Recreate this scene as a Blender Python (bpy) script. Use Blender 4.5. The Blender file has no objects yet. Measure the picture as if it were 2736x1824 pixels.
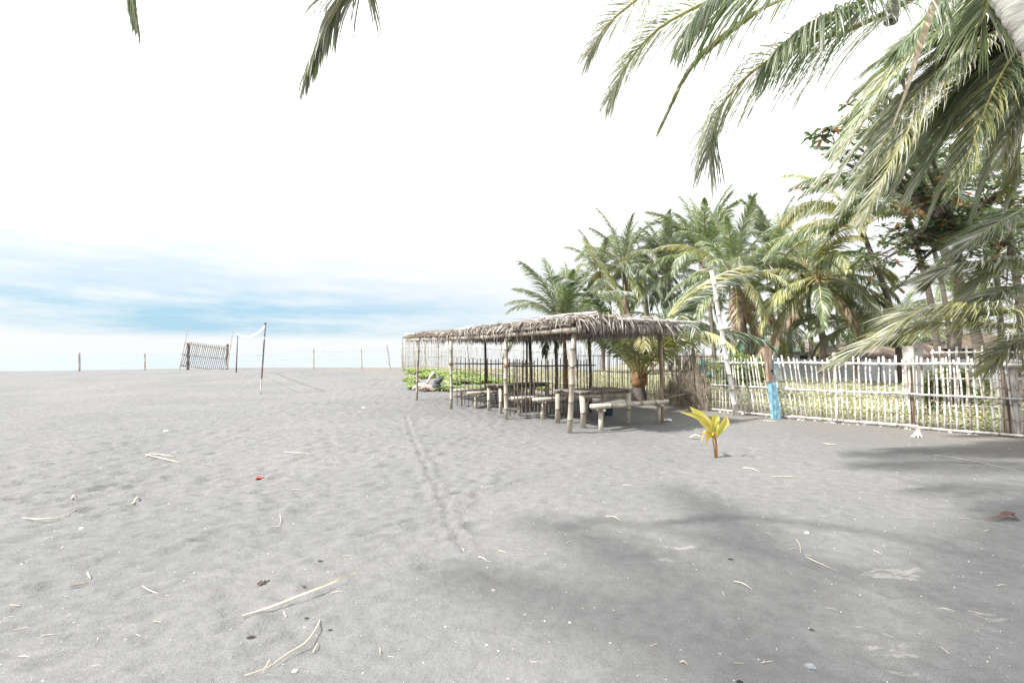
import bpy, math, random
import numpy as np
from mathutils import Vector, noise
random.seed(7)
rng = np.random.default_rng(11)
sc = bpy.context.scene
R = math.radians

# ------------------------------------------------------------------ camera
FPX, CX, CY, PITCH = 1280.0, 1368.0, 912.0, R(1.42)
cam_d = bpy.data.cameras.new("camera")
cam_d.lens = 36.0 * FPX / 2736.0
cam_d.sensor_width = 36.0
cam_d.clip_start = 0.05
cam_d.clip_end = 30000
cam = bpy.data.objects.new("camera", cam_d)
sc.collection.objects.link(cam)
cam.location = (0, 0, 1.6)
cam.rotation_euler = (R(90) + PITCH, 0, 0)
sc.camera = cam
sc.view_settings.view_transform = 'Standard'
sc.view_settings.look = 'None'
sc.view_settings.gamma = 1
sc.view_settings.exposure = 1.80
# ------------------------------------------------------------------ sun and sky
SUN_EL, SUN_DIR = R(50), Vector((-0.955, -0.30)).normalized()
world = bpy.data.worlds.new("World")
sc.world = world
world.use_nodes = True
wn, wl = world.node_tree.nodes, world.node_tree.links
wn.clear()
def N(nt, t, **kw):
    n = nt.nodes.new(t)
    for k, v in kw.items():
        setattr(n, k, v)
    return n
wt = world.node_tree
out = N(wt, 'ShaderNodeOutputWorld')
sky = N(wt, 'ShaderNodeTexSky', sky_type='NISHITA', sun_disc=False)
sky.sun_elevation = SUN_EL
sky.sun_rotation = math.atan2(SUN_DIR.x, SUN_DIR.y)
sky.air_density = 1.0; sky.dust_density = 1.5; sky.ozone_density = 1.0
bg_sky = N(wt, 'ShaderNodeBackground'); bg_sky.inputs[1].default_value = 0.105
wl.new(sky.outputs[0], bg_sky.inputs[0])
bg_cl = N(wt, 'ShaderNodeBackground'); bg_cl.inputs[1].default_value = 0.74
tc = N(wt, 'ShaderNodeTexCoord')
sep = N(wt, 'ShaderNodeSeparateXYZ'); wl.new(tc.outputs['Generated'], sep.inputs[0])
def M(nt, op, a, b=None, c=None, clamp=False):
    n = N(nt, 'ShaderNodeMath', operation=op, use_clamp=clamp)
    for i, v in enumerate((a, b, c)):
        if v is None: continue
        if isinstance(v, (int, float)): n.inputs[i].default_value = v
        else: nt.links.new(v, n.inputs[i])
    return n.outputs[0]
def ramp(nt, fac, stops, interp='LINEAR'):
    n = N(nt, 'ShaderNodeValToRGB'); n.color_ramp.interpolation = interp
    el = n.color_ramp.elements
    while len(el) < len(stops): el.new(0.5)
    for e, (p, c) in zip(el, stops):
        e.position = p
        e.color = (c, c, c, 1) if isinstance(c, (int, float)) else (*c, 1)
    nt.links.new(fac, n.inputs[0])
    return n.outputs[0]
# long flat cloud streaks: noise on (x, y, stretched z)
mp = N(wt, 'ShaderNodeMapping'); mp.inputs['Scale'].default_value = (1.6, 1.6, 11.0)
mp.inputs['Location'].default_value = (0.35, 0.1, 0.15)
wl.new(tc.outputs['Generated'], mp.inputs[0])
nz = N(wt, 'ShaderNodeTexNoise'); nz.inputs['Scale'].default_value = 1.5; nz.inputs['Detail'].default_value = 7
nz.inputs['Roughness'].default_value = 0.52; nz.inputs['Distortion'].default_value = 0.25
wl.new(mp.outputs[0], nz.inputs['Vector'])
band = ramp(wt, sep.outputs[2], [(0.0, 0.0), (0.026, 0.12), (0.042, 1.0), (0.085, 1.0), (0.125, 0.50), (0.20, 0.30), (0.32, 0.0)])
side = ramp(wt, M(wt, 'MULTIPLY_ADD', sep.outputs[0], 0.5, 0.5), [(0.0, 1.0), (0.26, 1.0), (0.42, 0.75), (0.52, 0.25), (0.66, 0.0)])
nz2 = N(wt, 'ShaderNodeTexNoise'); nz2.inputs['Scale'].default_value = 4.5; nz2.inputs['Detail'].default_value = 8; nz2.inputs['Roughness'].default_value = 0.6
wl.new(mp.outputs[0], nz2.inputs['Vector'])
streak = ramp(wt, M(wt, 'MULTIPLY_ADD', nz2.outputs[0], 0.45, M(wt, 'MULTIPLY_ADD', nz.outputs[0], 0.75, -0.10)), [(0.40, 0.0), (0.57, 1.0)])
mask = M(wt, 'MULTIPLY', M(wt, 'MULTIPLY', band, side), M(wt, 'MULTIPLY_ADD', streak, 0.68, 0.32), clamp=True)
# cloud deck: brilliant white above, faintly rosy / bluish streaks low down
low = ramp(wt, sep.outputs[2], [(0.0, (0.278, 0.288, 0.294)), (0.03, (0.285, 0.286, 0.290)), (0.12, (0.285, 0.280, 0.288)), (0.20, (0.33, 0.325, 0.332)), (0.35, (0.62, 0.62, 0.62)), (1.0, (0.80, 0.80, 0.81))])
blue = N(wt, 'ShaderNodeRGB'); blue.outputs[0].default_value = (0.118, 0.193, 0.244, 1)
mixc = N(wt, 'ShaderNodeMix', data_type='RGBA')
wl.new(mask, mixc.inputs[0]); wl.new(low, mixc.inputs[6]); wl.new(blue.outputs[0], mixc.inputs[7])
gain = N(wt, 'ShaderNodeMix', data_type='RGBA', blend_type='MULTIPLY'); gain.inputs[0].default_value = 1
wl.new(mixc.outputs[2], gain.inputs[6]); gain.inputs[7].default_value = (1.35, 1.35, 1.35, 1)
wl.new(gain.outputs[2], bg_cl.inputs[0])
mixs = N(wt, 'ShaderNodeMixShader'); mixs.inputs[0].default_value = 0.93
wl.new(bg_sky.outputs[0], mixs.inputs[1]); wl.new(bg_cl.outputs[0], mixs.inputs[2])
wl.new(mixs.outputs[0], out.inputs[0])

sun_d = bpy.data.lights.new("sun", 'SUN')
sun_d.energy = 2.9; sun_d.angle = R(1.8); sun_d.color = (1.0, 0.965, 0.91)
sun = bpy.data.objects.new("sun", sun_d); sc.collection.objects.link(sun)
tosun = Vector((SUN_DIR.x * math.cos(SUN_EL), SUN_DIR.y * math.cos(SUN_EL), math.sin(SUN_EL)))
sun.rotation_euler = tosun.to_track_quat('Z', 'Y').to_euler()

# ------------------------------------------------------------------ placement helpers
def ray(px, py):
    dx, dy = (px - CX) / FPX, (CY - py) / FPX
    c, s = math.cos(PITCH), math.sin(PITCH)
    return Vector((dx, c - s * dy, s + c * dy))
def P(px, py, Y):                      # the point seen at (px, py) that lies Y metres ahead
    d = ray(px, py); k = Y / d.y
    return Vector((d.x * k, Y, 1.6 + d.z * k))
def sstep(a, b, x):
    t = np.clip((x - a) / (b - a), 0, 1); return t * t * (3 - 2 * t)
def ground(x, y):
    x = np.asarray(x, float); y = np.asarray(y, float)
    rise = 0.50 * sstep(17, 29, y) * (1 - 0.75 * sstep(-2, 9, x)) * (1 - 0.42 * sstep(-24, -42, -np.abs(x)) * 0)
    rise = rise - 0.30 * sstep(18, 42, -x) * sstep(15, 30, y)
    edge = 37 + 3.2 * np.clip(x - 6, 0, 200)
    drop = -4.2 * sstep(edge, edge + 26, y)
    return rise + drop
def gz(x, y): return float(ground(x, y))
def G(px, py):                         # the ground point seen at (px, py)
    d = ray(px, py); z = 0.0
    for _ in range(8):
        k = (z - 1.6) / d.z
        z = gz(d.x * k, d.y * k)
    return Vector((d.x * k, d.y * k, z))

# ------------------------------------------------------------------ object helpers
col = sc.collection
def tag(o, label=None, cat=None, group=None, kind=None):
    if label: o['label'] = label
    if cat: o['category'] = cat
    if group: o['group'] = group
    if kind: o['kind'] = kind
    return o
def empty(name, loc, label, cat, group=None, rz=0):
    o = bpy.data.objects.new(name, None); col.objects.link(o)
    o.location = loc; o.rotation_euler = (0, 0, rz); o.empty_display_size = 0.2
    return tag(o, label, cat, group)
def wpos(o):
    p = o.location.copy()
    while o.parent: o = o.parent; p += o.location
    return p
class MB:
    def __init__(s): s.v = []; s.f = []; s.m = []; s.smooth = False
    def add(s, vs, fs, mi=0):
        n = len(s.v); s.v.extend([tuple(v) for v in vs])
        for f in fs: s.f.append(tuple(i + n for i in f)); s.m.append(mi)
    def tube(s, path, radii, sides=8, mi=0, cap=True, mis=None):
        path = [Vector(p) for p in path]; n = len(path)
        if not hasattr(radii, '__len__'): radii = [radii] * n
        t0 = (path[1] - path[0]).normalized()
        ref = Vector((0, 0, 1)) if abs(t0.z) < 0.9 else Vector((1, 0, 0))
        u = t0.cross(ref).normalized(); vs = []
        for i, p in enumerate(path):
            t = (path[min(i + 1, n - 1)] - path[max(i - 1, 0)]).normalized()
            u = (u - t * u.dot(t)).normalized(); w = t.cross(u)
            for k in range(sides):
                a = 2 * math.pi * k / sides
                vs.append(p + (u * math.cos(a) + w * math.sin(a)) * radii[i])
        b = len(s.v); s.v.extend([tuple(v) for v in vs])
        for i in range(n - 1):
            for k in range(sides):
                k2 = (k + 1) % sides
                s.f.append((b + i * sides + k, b + i * sides + k2, b + (i + 1) * sides + k2, b + (i + 1) * sides + k))
                s.m.append(mis[i] if mis else mi)
        if cap:
            s.f.append(tuple(b + k for k in reversed(range(sides)))); s.m.append(mi)
            s.f.append(tuple(b + (n - 1) * sides + k for k in range(sides))); s.m.append(mi)
    def bamboo(s, a, b, r, seg=0.32, sides=8, sag=0.0, taper=0.9, wob=0.01):
        a, b = Vector(a), Vector(b); L = (b - a).length; n = max(1, int(L / seg))
        off = [Vector((random.uniform(-wob, wob), random.uniform(-wob, wob), random.uniform(-wob, wob) * .5)) for _ in range(n + 1)]
        def pt(t):
            i = min(int(t * n), n - 1); f = t * n - i
            return a.lerp(b, t) + off[i].lerp(off[i + 1], f) + Vector((0, 0, -sag * 4 * t * (1 - t)))
        path, rad, mis = [], [], []
        e = min(0.018 / L, 0.3 / n)
        ts = []
        for i in range(n + 1):
            t = i / n
            if i == 0: ts += [(0, 1, 0)]
            elif i == n: ts += [(1, 1, 0)]
            else: ts += [(t - e, 1, 1), (t - e * .3, 1.13, 1), (t + e * .5, 1.1, 1), (t + e * 1.4, 0.99, 0)]
        for t, k, m in ts:
            path.append(pt(t)); rad.append(r * k * (1 - (1 - taper) * t)); mis.append(m)
        s.tube(path, rad, sides, 0, True, mis)
    def box(s, c, size, rot=0, mi=0):
        cx, cy, cz = c; a, b, h = size[0] / 2, size[1] / 2, size[2] / 2
        co, si = math.cos(rot), math.sin(rot); vs = []
        for z in (-h, h):
            for x, y in ((-a, -b), (a, -b), (a, b), (-a, b)):
                vs.append((cx + x * co - y * si, cy + x * si + y * co, cz + z))
        s.add(vs, [(3, 2, 1, 0), (4, 5, 6, 7), (0, 1, 5, 4), (1, 2, 6, 5), (2, 3, 7, 6), (3, 0, 4, 7)], mi)
    def ribbon(s, pts, widths, wdir, mi=0, fold=0.0):
        """a leaf blade along pts; wdir is the sideways vector; fold drops the two edges below the midrib"""
        n = len(pts); vs = []
        for i, p in enumerate(pts):
            t = (pts[min(i + 1, n - 1)] - pts[max(i - 1, 0)])
            if t.length < 1e-6: t = Vector((0, 0, -1))
            t.normalize()
            w = wdir - t * wdir.dot(t)
            w = w.normalized() if w.length > 1e-4 else Vector((1, 0, 0))
            up = w.cross(t) * (widths[i] * fold)
            if fold: vs += [p - w * widths[i] * .5 + up, p, p + w * widths[i] * .5 + up]
            else: vs += [p - w * widths[i] * .5, p + w * widths[i] * .5]
        k = 3 if fold else 2; fs = []
        for i in range(n - 1):
            for j in range(k - 1):
                fs.append((i * k + j, i * k + j + 1, (i + 1) * k + j + 1, (i + 1) * k + j))
        s.add(vs, fs, mi)
    def mesh(s, name, mats, smooth=False):
        me = bpy.data.meshes.new(name); me.from_pydata(s.v, [], s.f)
        for m in (mats if isinstance(mats, (list, tuple)) else [mats]): me.materials.append(m)
        me.polygons.foreach_set('material_index', s.m)
        if smooth: me.polygons.foreach_set('use_smooth', [True] * len(s.f))
        me.update(); return me
    def build(s, name, mats, parent=None, smooth=False, loc=None):
        """vertices are given in world space; loc (or the parent's place) becomes the origin"""
        org = Vector(loc) if loc is not None else (wpos(parent) if parent else Vector(s.v[0]))
        s.v = [(x - org.x, y - org.y, z - org.z) for x, y, z in s.v]
        o = bpy.data.objects.new(name, s.mesh(name, mats, smooth)); col.objects.link(o)
        if parent is None: o.location = org
        else:
            o.parent = parent
            if loc is not None: o.location = org - wpos(parent)
        return o
def np_mesh(name, verts, faces, mats, smooth=False, loc=(0, 0, 0), parent=None, mi=None):
    me = bpy.data.meshes.new(name)
    verts = np.asarray(verts, np.float32) - np.asarray(loc, np.float32); faces = np.asarray(faces, np.int32)
    nv, nf, k = len(verts), len(faces), faces.shape[1]
    me.vertices.add(nv); me.vertices.foreach_set('co', verts.ravel())
    me.loops.add(nf * k); me.loops.foreach_set('vertex_index', faces.ravel())
    me.polygons.add(nf); me.polygons.foreach_set('loop_start', np.arange(nf, dtype=np.int32) * k)
    me.polygons.foreach_set('loop_total', np.full(nf, k, np.int32))
    for m in (mats if isinstance(mats, (list, tuple)) else [mats]): me.materials.append(m)
    if mi is not None: me.polygons.foreach_set('material_index', np.asarray(mi, np.int32))
    if smooth: me.polygons.foreach_set('use_smooth', np.ones(nf, bool))
    me.update(calc_edges=True); me.validate()
    o = bpy.data.objects.new(name, me); col.objects.link(o)
    if parent: o.parent = parent; o.location = Vector(loc) - wpos(parent)
    else: o.location = loc
    return o

# ------------------------------------------------------------------ materials
def mat(name, c1, c2=None, rough=0.75, scale=6, detail=5, bump=0.0, bscale=30, transl=0.0, tcol=None, spec=0.3,
        rnd=0.0, coord='Object', stretch=None, c3=None, dist=0.0, bdist=0.01):
    m = bpy.data.materials.new(name); m.use_nodes = True; nt = m.node_tree; nt.nodes.clear()
    o = N(nt, 'ShaderNodeOutputMaterial'); b = N(nt, 'ShaderNodeBsdfPrincipled')
    b.inputs['Roughness'].default_value = rough; b.inputs['Specular IOR Level'].default_value = spec
    t = N(nt, 'ShaderNodeTexCoord'); src = t.outputs[coord]
    if stretch:
        mp = N(nt, 'ShaderNodeMapping'); mp.inputs['Scale'].default_value = stretch
        nt.links.new(src, mp.inputs[0]); src = mp.outputs[0]
    nz = N(nt, 'ShaderNodeTexNoise'); nz.inputs['Scale'].default_value = scale; nz.inputs['Detail'].default_value = detail
    nz.inputs['Distortion'].default_value = dist
    nt.links.new(src, nz.inputs['Vector'])
    if c2 is None: c2 = tuple(x * 0.6 for x in c1)
    stops = [(0.33, c2), (0.62, c1)] if c3 is None else [(0.30, c2), (0.52, c1), (0.72, c3)]
    colr = ramp(nt, nz.outputs[0], stops)
    if rnd:
        oi = N(nt, 'ShaderNodeObjectInfo'); h = N(nt, 'ShaderNodeHueSaturation')
        nt.links.new(colr, h.inputs['Color'])
        nt.links.new(M(nt, 'MULTIPLY_ADD', oi.outputs['Random'], rnd, 1 - rnd / 2), h.inputs['Value'])
        nt.links.new(M(nt, 'MULTIPLY_ADD', oi.outputs['Random'], rnd * 0.07, 0.5 - rnd * 0.035), h.inputs['Hue'])
        colr = h.outputs[0]
    nt.links.new(colr, b.inputs['Base Color'])
    if bump:
        bn = N(nt, 'ShaderNodeTexNoise'); bn.inputs['Scale'].default_value = bscale; bn.inputs['Detail'].default_value = 6
        nt.links.new(src, bn.inputs['Vector'])
        bp = N(nt, 'ShaderNodeBump'); bp.inputs['Strength'].default_value = bump; bp.inputs['Distance'].default_value = bdist
        nt.links.new(bn.outputs[0], bp.inputs['Height']); nt.links.new(bp.outputs[0], b.inputs['Normal'])
    if transl:
        tr = N(nt, 'ShaderNodeBsdfTranslucent'); mx = N(nt, 'ShaderNodeMixShader'); mx.inputs[0].default_value = transl
        if tcol: tr.inputs[0].default_value = (*tcol, 1)
        else: nt.links.new(colr, tr.inputs[0])
        nt.links.new(b.outputs[0], mx.inputs[1]); nt.links.new(tr.outputs[0], mx.inputs[2]); nt.links.new(mx.outputs[0], o.inputs[0])
    else: nt.links.new(b.outputs[0], o.inputs[0])
    return m
K = {}
K['leaf'] = mat('palm_leaf_green', (0.150, 0.190, 0.100), (0.080, 0.118, 0.070), 0.40, 1.3, transl=0.33, tcol=(0.27, 0.36, 0.12), spec=0.6, rnd=0.5, c3=(0.26, 0.27, 0.15))
K['leaf_y'] = mat('palm_leaf_yellowish', (0.27, 0.28, 0.14), (0.15, 0.18, 0.085), 0.42, 1.5, transl=0.30, tcol=(0.40, 0.42, 0.06), spec=0.5, rnd=0.5, c3=(0.40, 0.36, 0.15))
K['leaf_p'] = mat('palm_leaf_bleached_glare', (0.42, 0.41, 0.37), (0.22, 0.23, 0.17), 0.42, 2.0, transl=0.22, tcol=(0.42, 0.42, 0.30), spec=0.5, rnd=0.3, c3=(0.58, 0.56, 0.53))  # bleached leaflets; the pale tone also paints in highlights and sky glare
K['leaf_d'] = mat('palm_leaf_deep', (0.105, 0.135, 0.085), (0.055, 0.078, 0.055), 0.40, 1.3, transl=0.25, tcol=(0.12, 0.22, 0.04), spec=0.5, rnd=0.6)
K['leaf_far'] = mat('palm_leaf_hazed_green', (0.165, 0.200, 0.130), (0.098, 0.132, 0.098), 0.42, 0.8, transl=0.36, tcol=(0.30, 0.37, 0.17), spec=0.5, rnd=0.7, c3=(0.17, 0.19, 0.09))  # lightened grey green: distance haze put into the leaf colour
K['leaf_dry'] = mat('palm_leaf_dry', (0.36, 0.27, 0.19), (0.17, 0.12, 0.085), 0.7, 4, transl=0.2, tcol=(0.3, 0.2, 0.1))
K['rachis'] = mat('palm_rachis', (0.36, 0.34, 0.14), (0.20, 0.20, 0.08), 0.5, 3, rnd=0.3)
K['trunk'] = mat('palm_trunk', (0.20, 0.175, 0.155), (0.075, 0.062, 0.052), 0.9, 5, bump=0.8, bscale=14, stretch=(1, 1, 5), rnd=0.4, bdist=0.03)
K['trunk_pale'] = mat('palm_trunk_pale', (0.46, 0.45, 0.42), (0.22, 0.20, 0.18), 0.9, 4, bump=0.6, bscale=9, stretch=(1, 1, 3), c3=(0.58, 0.57, 0.54), bdist=0.02)
K['fibre'] = mat('palm_fibre', (0.30, 0.17, 0.09), (0.11, 0.065, 0.04), 0.95, 9, bump=1, bscale=25)
K['bam'] = mat('bamboo_weathered', (0.42, 0.375, 0.31), (0.25, 0.215, 0.175), 0.6, 5, bump=0.3, bscale=40, stretch=(1, 1, 0.35), rnd=0.35, c3=(0.52, 0.48, 0.42))
K['bam_node'] = mat('bamboo_node', (0.20, 0.165, 0.13), (0.11, 0.09, 0.07), 0.8, 20)
K['bam_dark'] = mat('bamboo_greyed', (0.15, 0.125, 0.10), (0.075, 0.062, 0.052), 0.8, 6, rnd=0.4, c3=(0.24, 0.205, 0.165))
K['bam_white'] = mat('bamboo_bleached', (0.62, 0.60, 0.57), (0.34, 0.30, 0.28), 0.65, 7, bump=0.25, bscale=35, rnd=0.35, c3=(0.66, 0.65, 0.62), stretch=(1, 1, 0.4))
K['bam_wnode'] = mat('bamboo_bleached_node', (0.36, 0.31, 0.27), (0.2, 0.17, 0.15), 0.8, 20)
K['reed'] = mat('reed_stick', (0.33, 0.285, 0.22), (0.15, 0.12, 0.09), 0.8, 7, rnd=0.5, c3=(0.45, 0.41, 0.34))
K['thatch'] = mat('thatch_dry', (0.34, 0.31, 0.28), (0.13, 0.11, 0.095), 0.8, 7, transl=0.18, tcol=(0.32, 0.24, 0.17), c3=(0.62, 0.60, 0.57), detail=8)
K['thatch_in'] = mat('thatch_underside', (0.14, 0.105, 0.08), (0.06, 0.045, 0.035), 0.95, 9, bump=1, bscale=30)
K['plank'] = mat('weathered_plank', (0.17, 0.15, 0.13), (0.075, 0.062, 0.055), 0.8, 5, bump=0.6, bscale=18, stretch=(0.4, 3, 1), c3=(0.30, 0.27, 0.24))
K['wood_br'] = mat('old_brown_timber', (0.27, 0.19, 0.14), (0.12, 0.085, 0.065), 0.85, 6, bump=0.6, bscale=15, stretch=(3, 3, 0.5), c3=(0.40, 0.33, 0.28))
K['blue_pt'] = mat('chipped_blue_paint', (0.17, 0.36, 0.46), (0.06, 0.20, 0.30), 0.7, 14, bump=0.5, bscale=30, stretch=(2, 2, 0.6), c3=(0.45, 0.60, 0.64))
K['rust'] = mat('red_brown_paint', (0.24, 0.13, 0.11), (0.13, 0.08, 0.07), 0.7, 8)
K['wht'] = mat('chipped_white_paint', (0.62, 0.62, 0.60), (0.32, 0.30, 0.29), 0.6, 12)
K['gmet'] = mat('dull_grey_paint', (0.17, 0.17, 0.18), (0.09, 0.085, 0.085), 0.6, 8)
K['tape'] = mat('white_net_tape', (0.80, 0.80, 0.80), (0.66, 0.66, 0.66), 0.7, 4)
K['net'] = mat('thin_cord', (0.30, 0.31, 0.33), (0.2, 0.2, 0.22), 0.8, 4)
K['wire'] = mat('fence_wire', (0.36, 0.38, 0.40), (0.25, 0.26, 0.28), 0.6, 4)
K['conc'] = mat('pale_concrete', (0.50, 0.52, 0.53), (0.36, 0.38, 0.39), 0.9, 1.6, bump=0.4, bscale=20, c3=(0.60, 0.61, 0.61), detail=9, dist=0.6)
K['conc_d'] = mat('stained_concrete', (0.34, 0.33, 0.31), (0.16, 0.155, 0.145), 0.95, 5, bump=0.6, bscale=20, c3=(0.46, 0.45, 0.43), detail=9)
K['teal'] = mat('teal_cloth', (0.08, 0.46, 0.52), (0.04, 0.30, 0.36), 0.7, 8)
K['bucket'] = mat('dark_blue_plastic', (0.035, 0.06, 0.085), (0.025, 0.045, 0.065), 0.45, 4)
K['seed_y'] = mat('seedling_leaf', (0.52, 0.44, 0.09), (0.28, 0.34, 0.09), 0.5, 3.5, transl=0.3, tcol=(0.60, 0.52, 0.08), c3=(0.62, 0.52, 0.20))
K['seed_o'] = mat('seedling_leaf_old', (0.55, 0.33, 0.05), (0.36, 0.16, 0.05), 0.55, 9, transl=0.3, tcol=(0.7, 0.45, 0.05), c3=(0.62, 0.50, 0.07))
K['seed_s'] = mat('seedling_stem', (0.50, 0.27, 0.10), (0.30, 0.14, 0.07), 0.6, 6)
K['drift'] = mat('driftwood', (0.50, 0.46, 0.42), (0.22, 0.19, 0.17), 0.85, 5, bump=0.8, bscale=14, c3=(0.62, 0.60, 0.57))
K['drift_g'] = mat('charred_stump', (0.12, 0.125, 0.13), (0.05, 0.05, 0.055), 0.9, 7, bump=0.8, bscale=14)
K['straw'] = mat('dry_straw', (0.58, 0.51, 0.40), (0.38, 0.31, 0.23), 0.7, 9, rnd=0.4, c3=(0.68, 0.64, 0.55))
K['sheath'] = mat('dry_leaf_sheath', (0.58, 0.48, 0.33), (0.36, 0.28, 0.18), 0.6, 7, c3=(0.70, 0.62, 0.48))
K['redleaf'] = mat('dead_red_leaf', (0.13, 0.065, 0.05), (0.07, 0.04, 0.03), 0.7, 9)
K['shell'] = mat('shell_grit', (0.62, 0.60, 0.57), (0.42, 0.39, 0.36), 0.6, 30)
K['stone'] = mat('beach_stone', (0.30, 0.32, 0.34), (0.20, 0.21, 0.22), 0.8, 14, bump=0.5, bscale=30)
K['coral'] = mat('coral_rubble', (0.52, 0.49, 0.45), (0.30, 0.27, 0.24), 0.9, 14, bump=0.6, bscale=20, rnd=0.5)
K['red'] = mat('red_plastic_scrap', (0.60, 0.10, 0.07), (0.42, 0.07, 0.05), 0.6, 14)
K['hole'] = mat('crab_hole_shade', (0.028, 0.026, 0.024), (0.018, 0.017, 0.016), 0.95, 14)  # near-black colour stands in for the shade inside the crab holes
K['vine'] = mat('beach_vine_leaf', (0.22, 0.28, 0.10), (0.11, 0.16, 0.06), 0.5, 2.2, transl=0.25, tcol=(0.32, 0.46, 0.05), c3=(0.34, 0.40, 0.11))
K['grass'] = mat('yard_ground_cover', (0.32, 0.36, 0.19), (0.16, 0.21, 0.10), 0.6, 1.3, transl=0.25, tcol=(0.28, 0.36, 0.12), c3=(0.42, 0.42, 0.27))
K['grass_y'] = mat('yard_dry_grass', (0.42, 0.39, 0.27), (0.24, 0.25, 0.14), 0.7, 1.5, transl=0.15, tcol=(0.40, 0.38, 0.22), c3=(0.54, 0.50, 0.40))
K['flower'] = mat('yellow_flower', (0.75, 0.58, 0.05), (0.60, 0.42, 0.04), 0.6, 5)
K['flower_o'] = mat('orange_flower', (0.75, 0.22, 0.04), (0.6, 0.12, 0.03), 0.6, 5)
K['bush'] = mat('bush_leaf', (0.10, 0.145, 0.035), (0.04, 0.07, 0.022), 0.55, 2.5, transl=0.25, tcol=(0.2, 0.3, 0.04), c3=(0.20, 0.24, 0.07))
K['alm'] = mat('almond_leaf', (0.095, 0.130, 0.070), (0.045, 0.068, 0.042), 0.4, 2.5, transl=0.2, tcol=(0.15, 0.24, 0.07), spec=0.5, c3=(0.17, 0.20, 0.11))
K['alm_r'] = mat('almond_leaf_red', (0.34, 0.15, 0.08), (0.19, 0.08, 0.045), 0.5, 4, transl=0.25, tcol=(0.5, 0.2, 0.07))
K['bark'] = mat('tree_bark', (0.17, 0.14, 0.12), (0.07, 0.055, 0.048), 0.9, 5, bump=0.7, bscale=12)
K['nipa'] = mat('hut_thatch', (0.23, 0.185, 0.155), (0.12, 0.09, 0.075), 0.9, 7, stretch=(6, 6, 1), bump=0.8, bscale=16)
K['groof'] = mat('green_sheet_roof', (0.12, 0.34, 0.22), (0.09, 0.26, 0.17), 0.5, 3)
K['darkv'] = mat('dark_window', (0.03, 0.035, 0.04), (0.02, 0.02, 0.025), 0.3, 3)
BAM = [K['bam'], K['bam_node']]; BAMW = [K['bam_white'], K['bam_wnode']]; BAMD = [K['bam_dark'], K['bam_node']]

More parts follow.
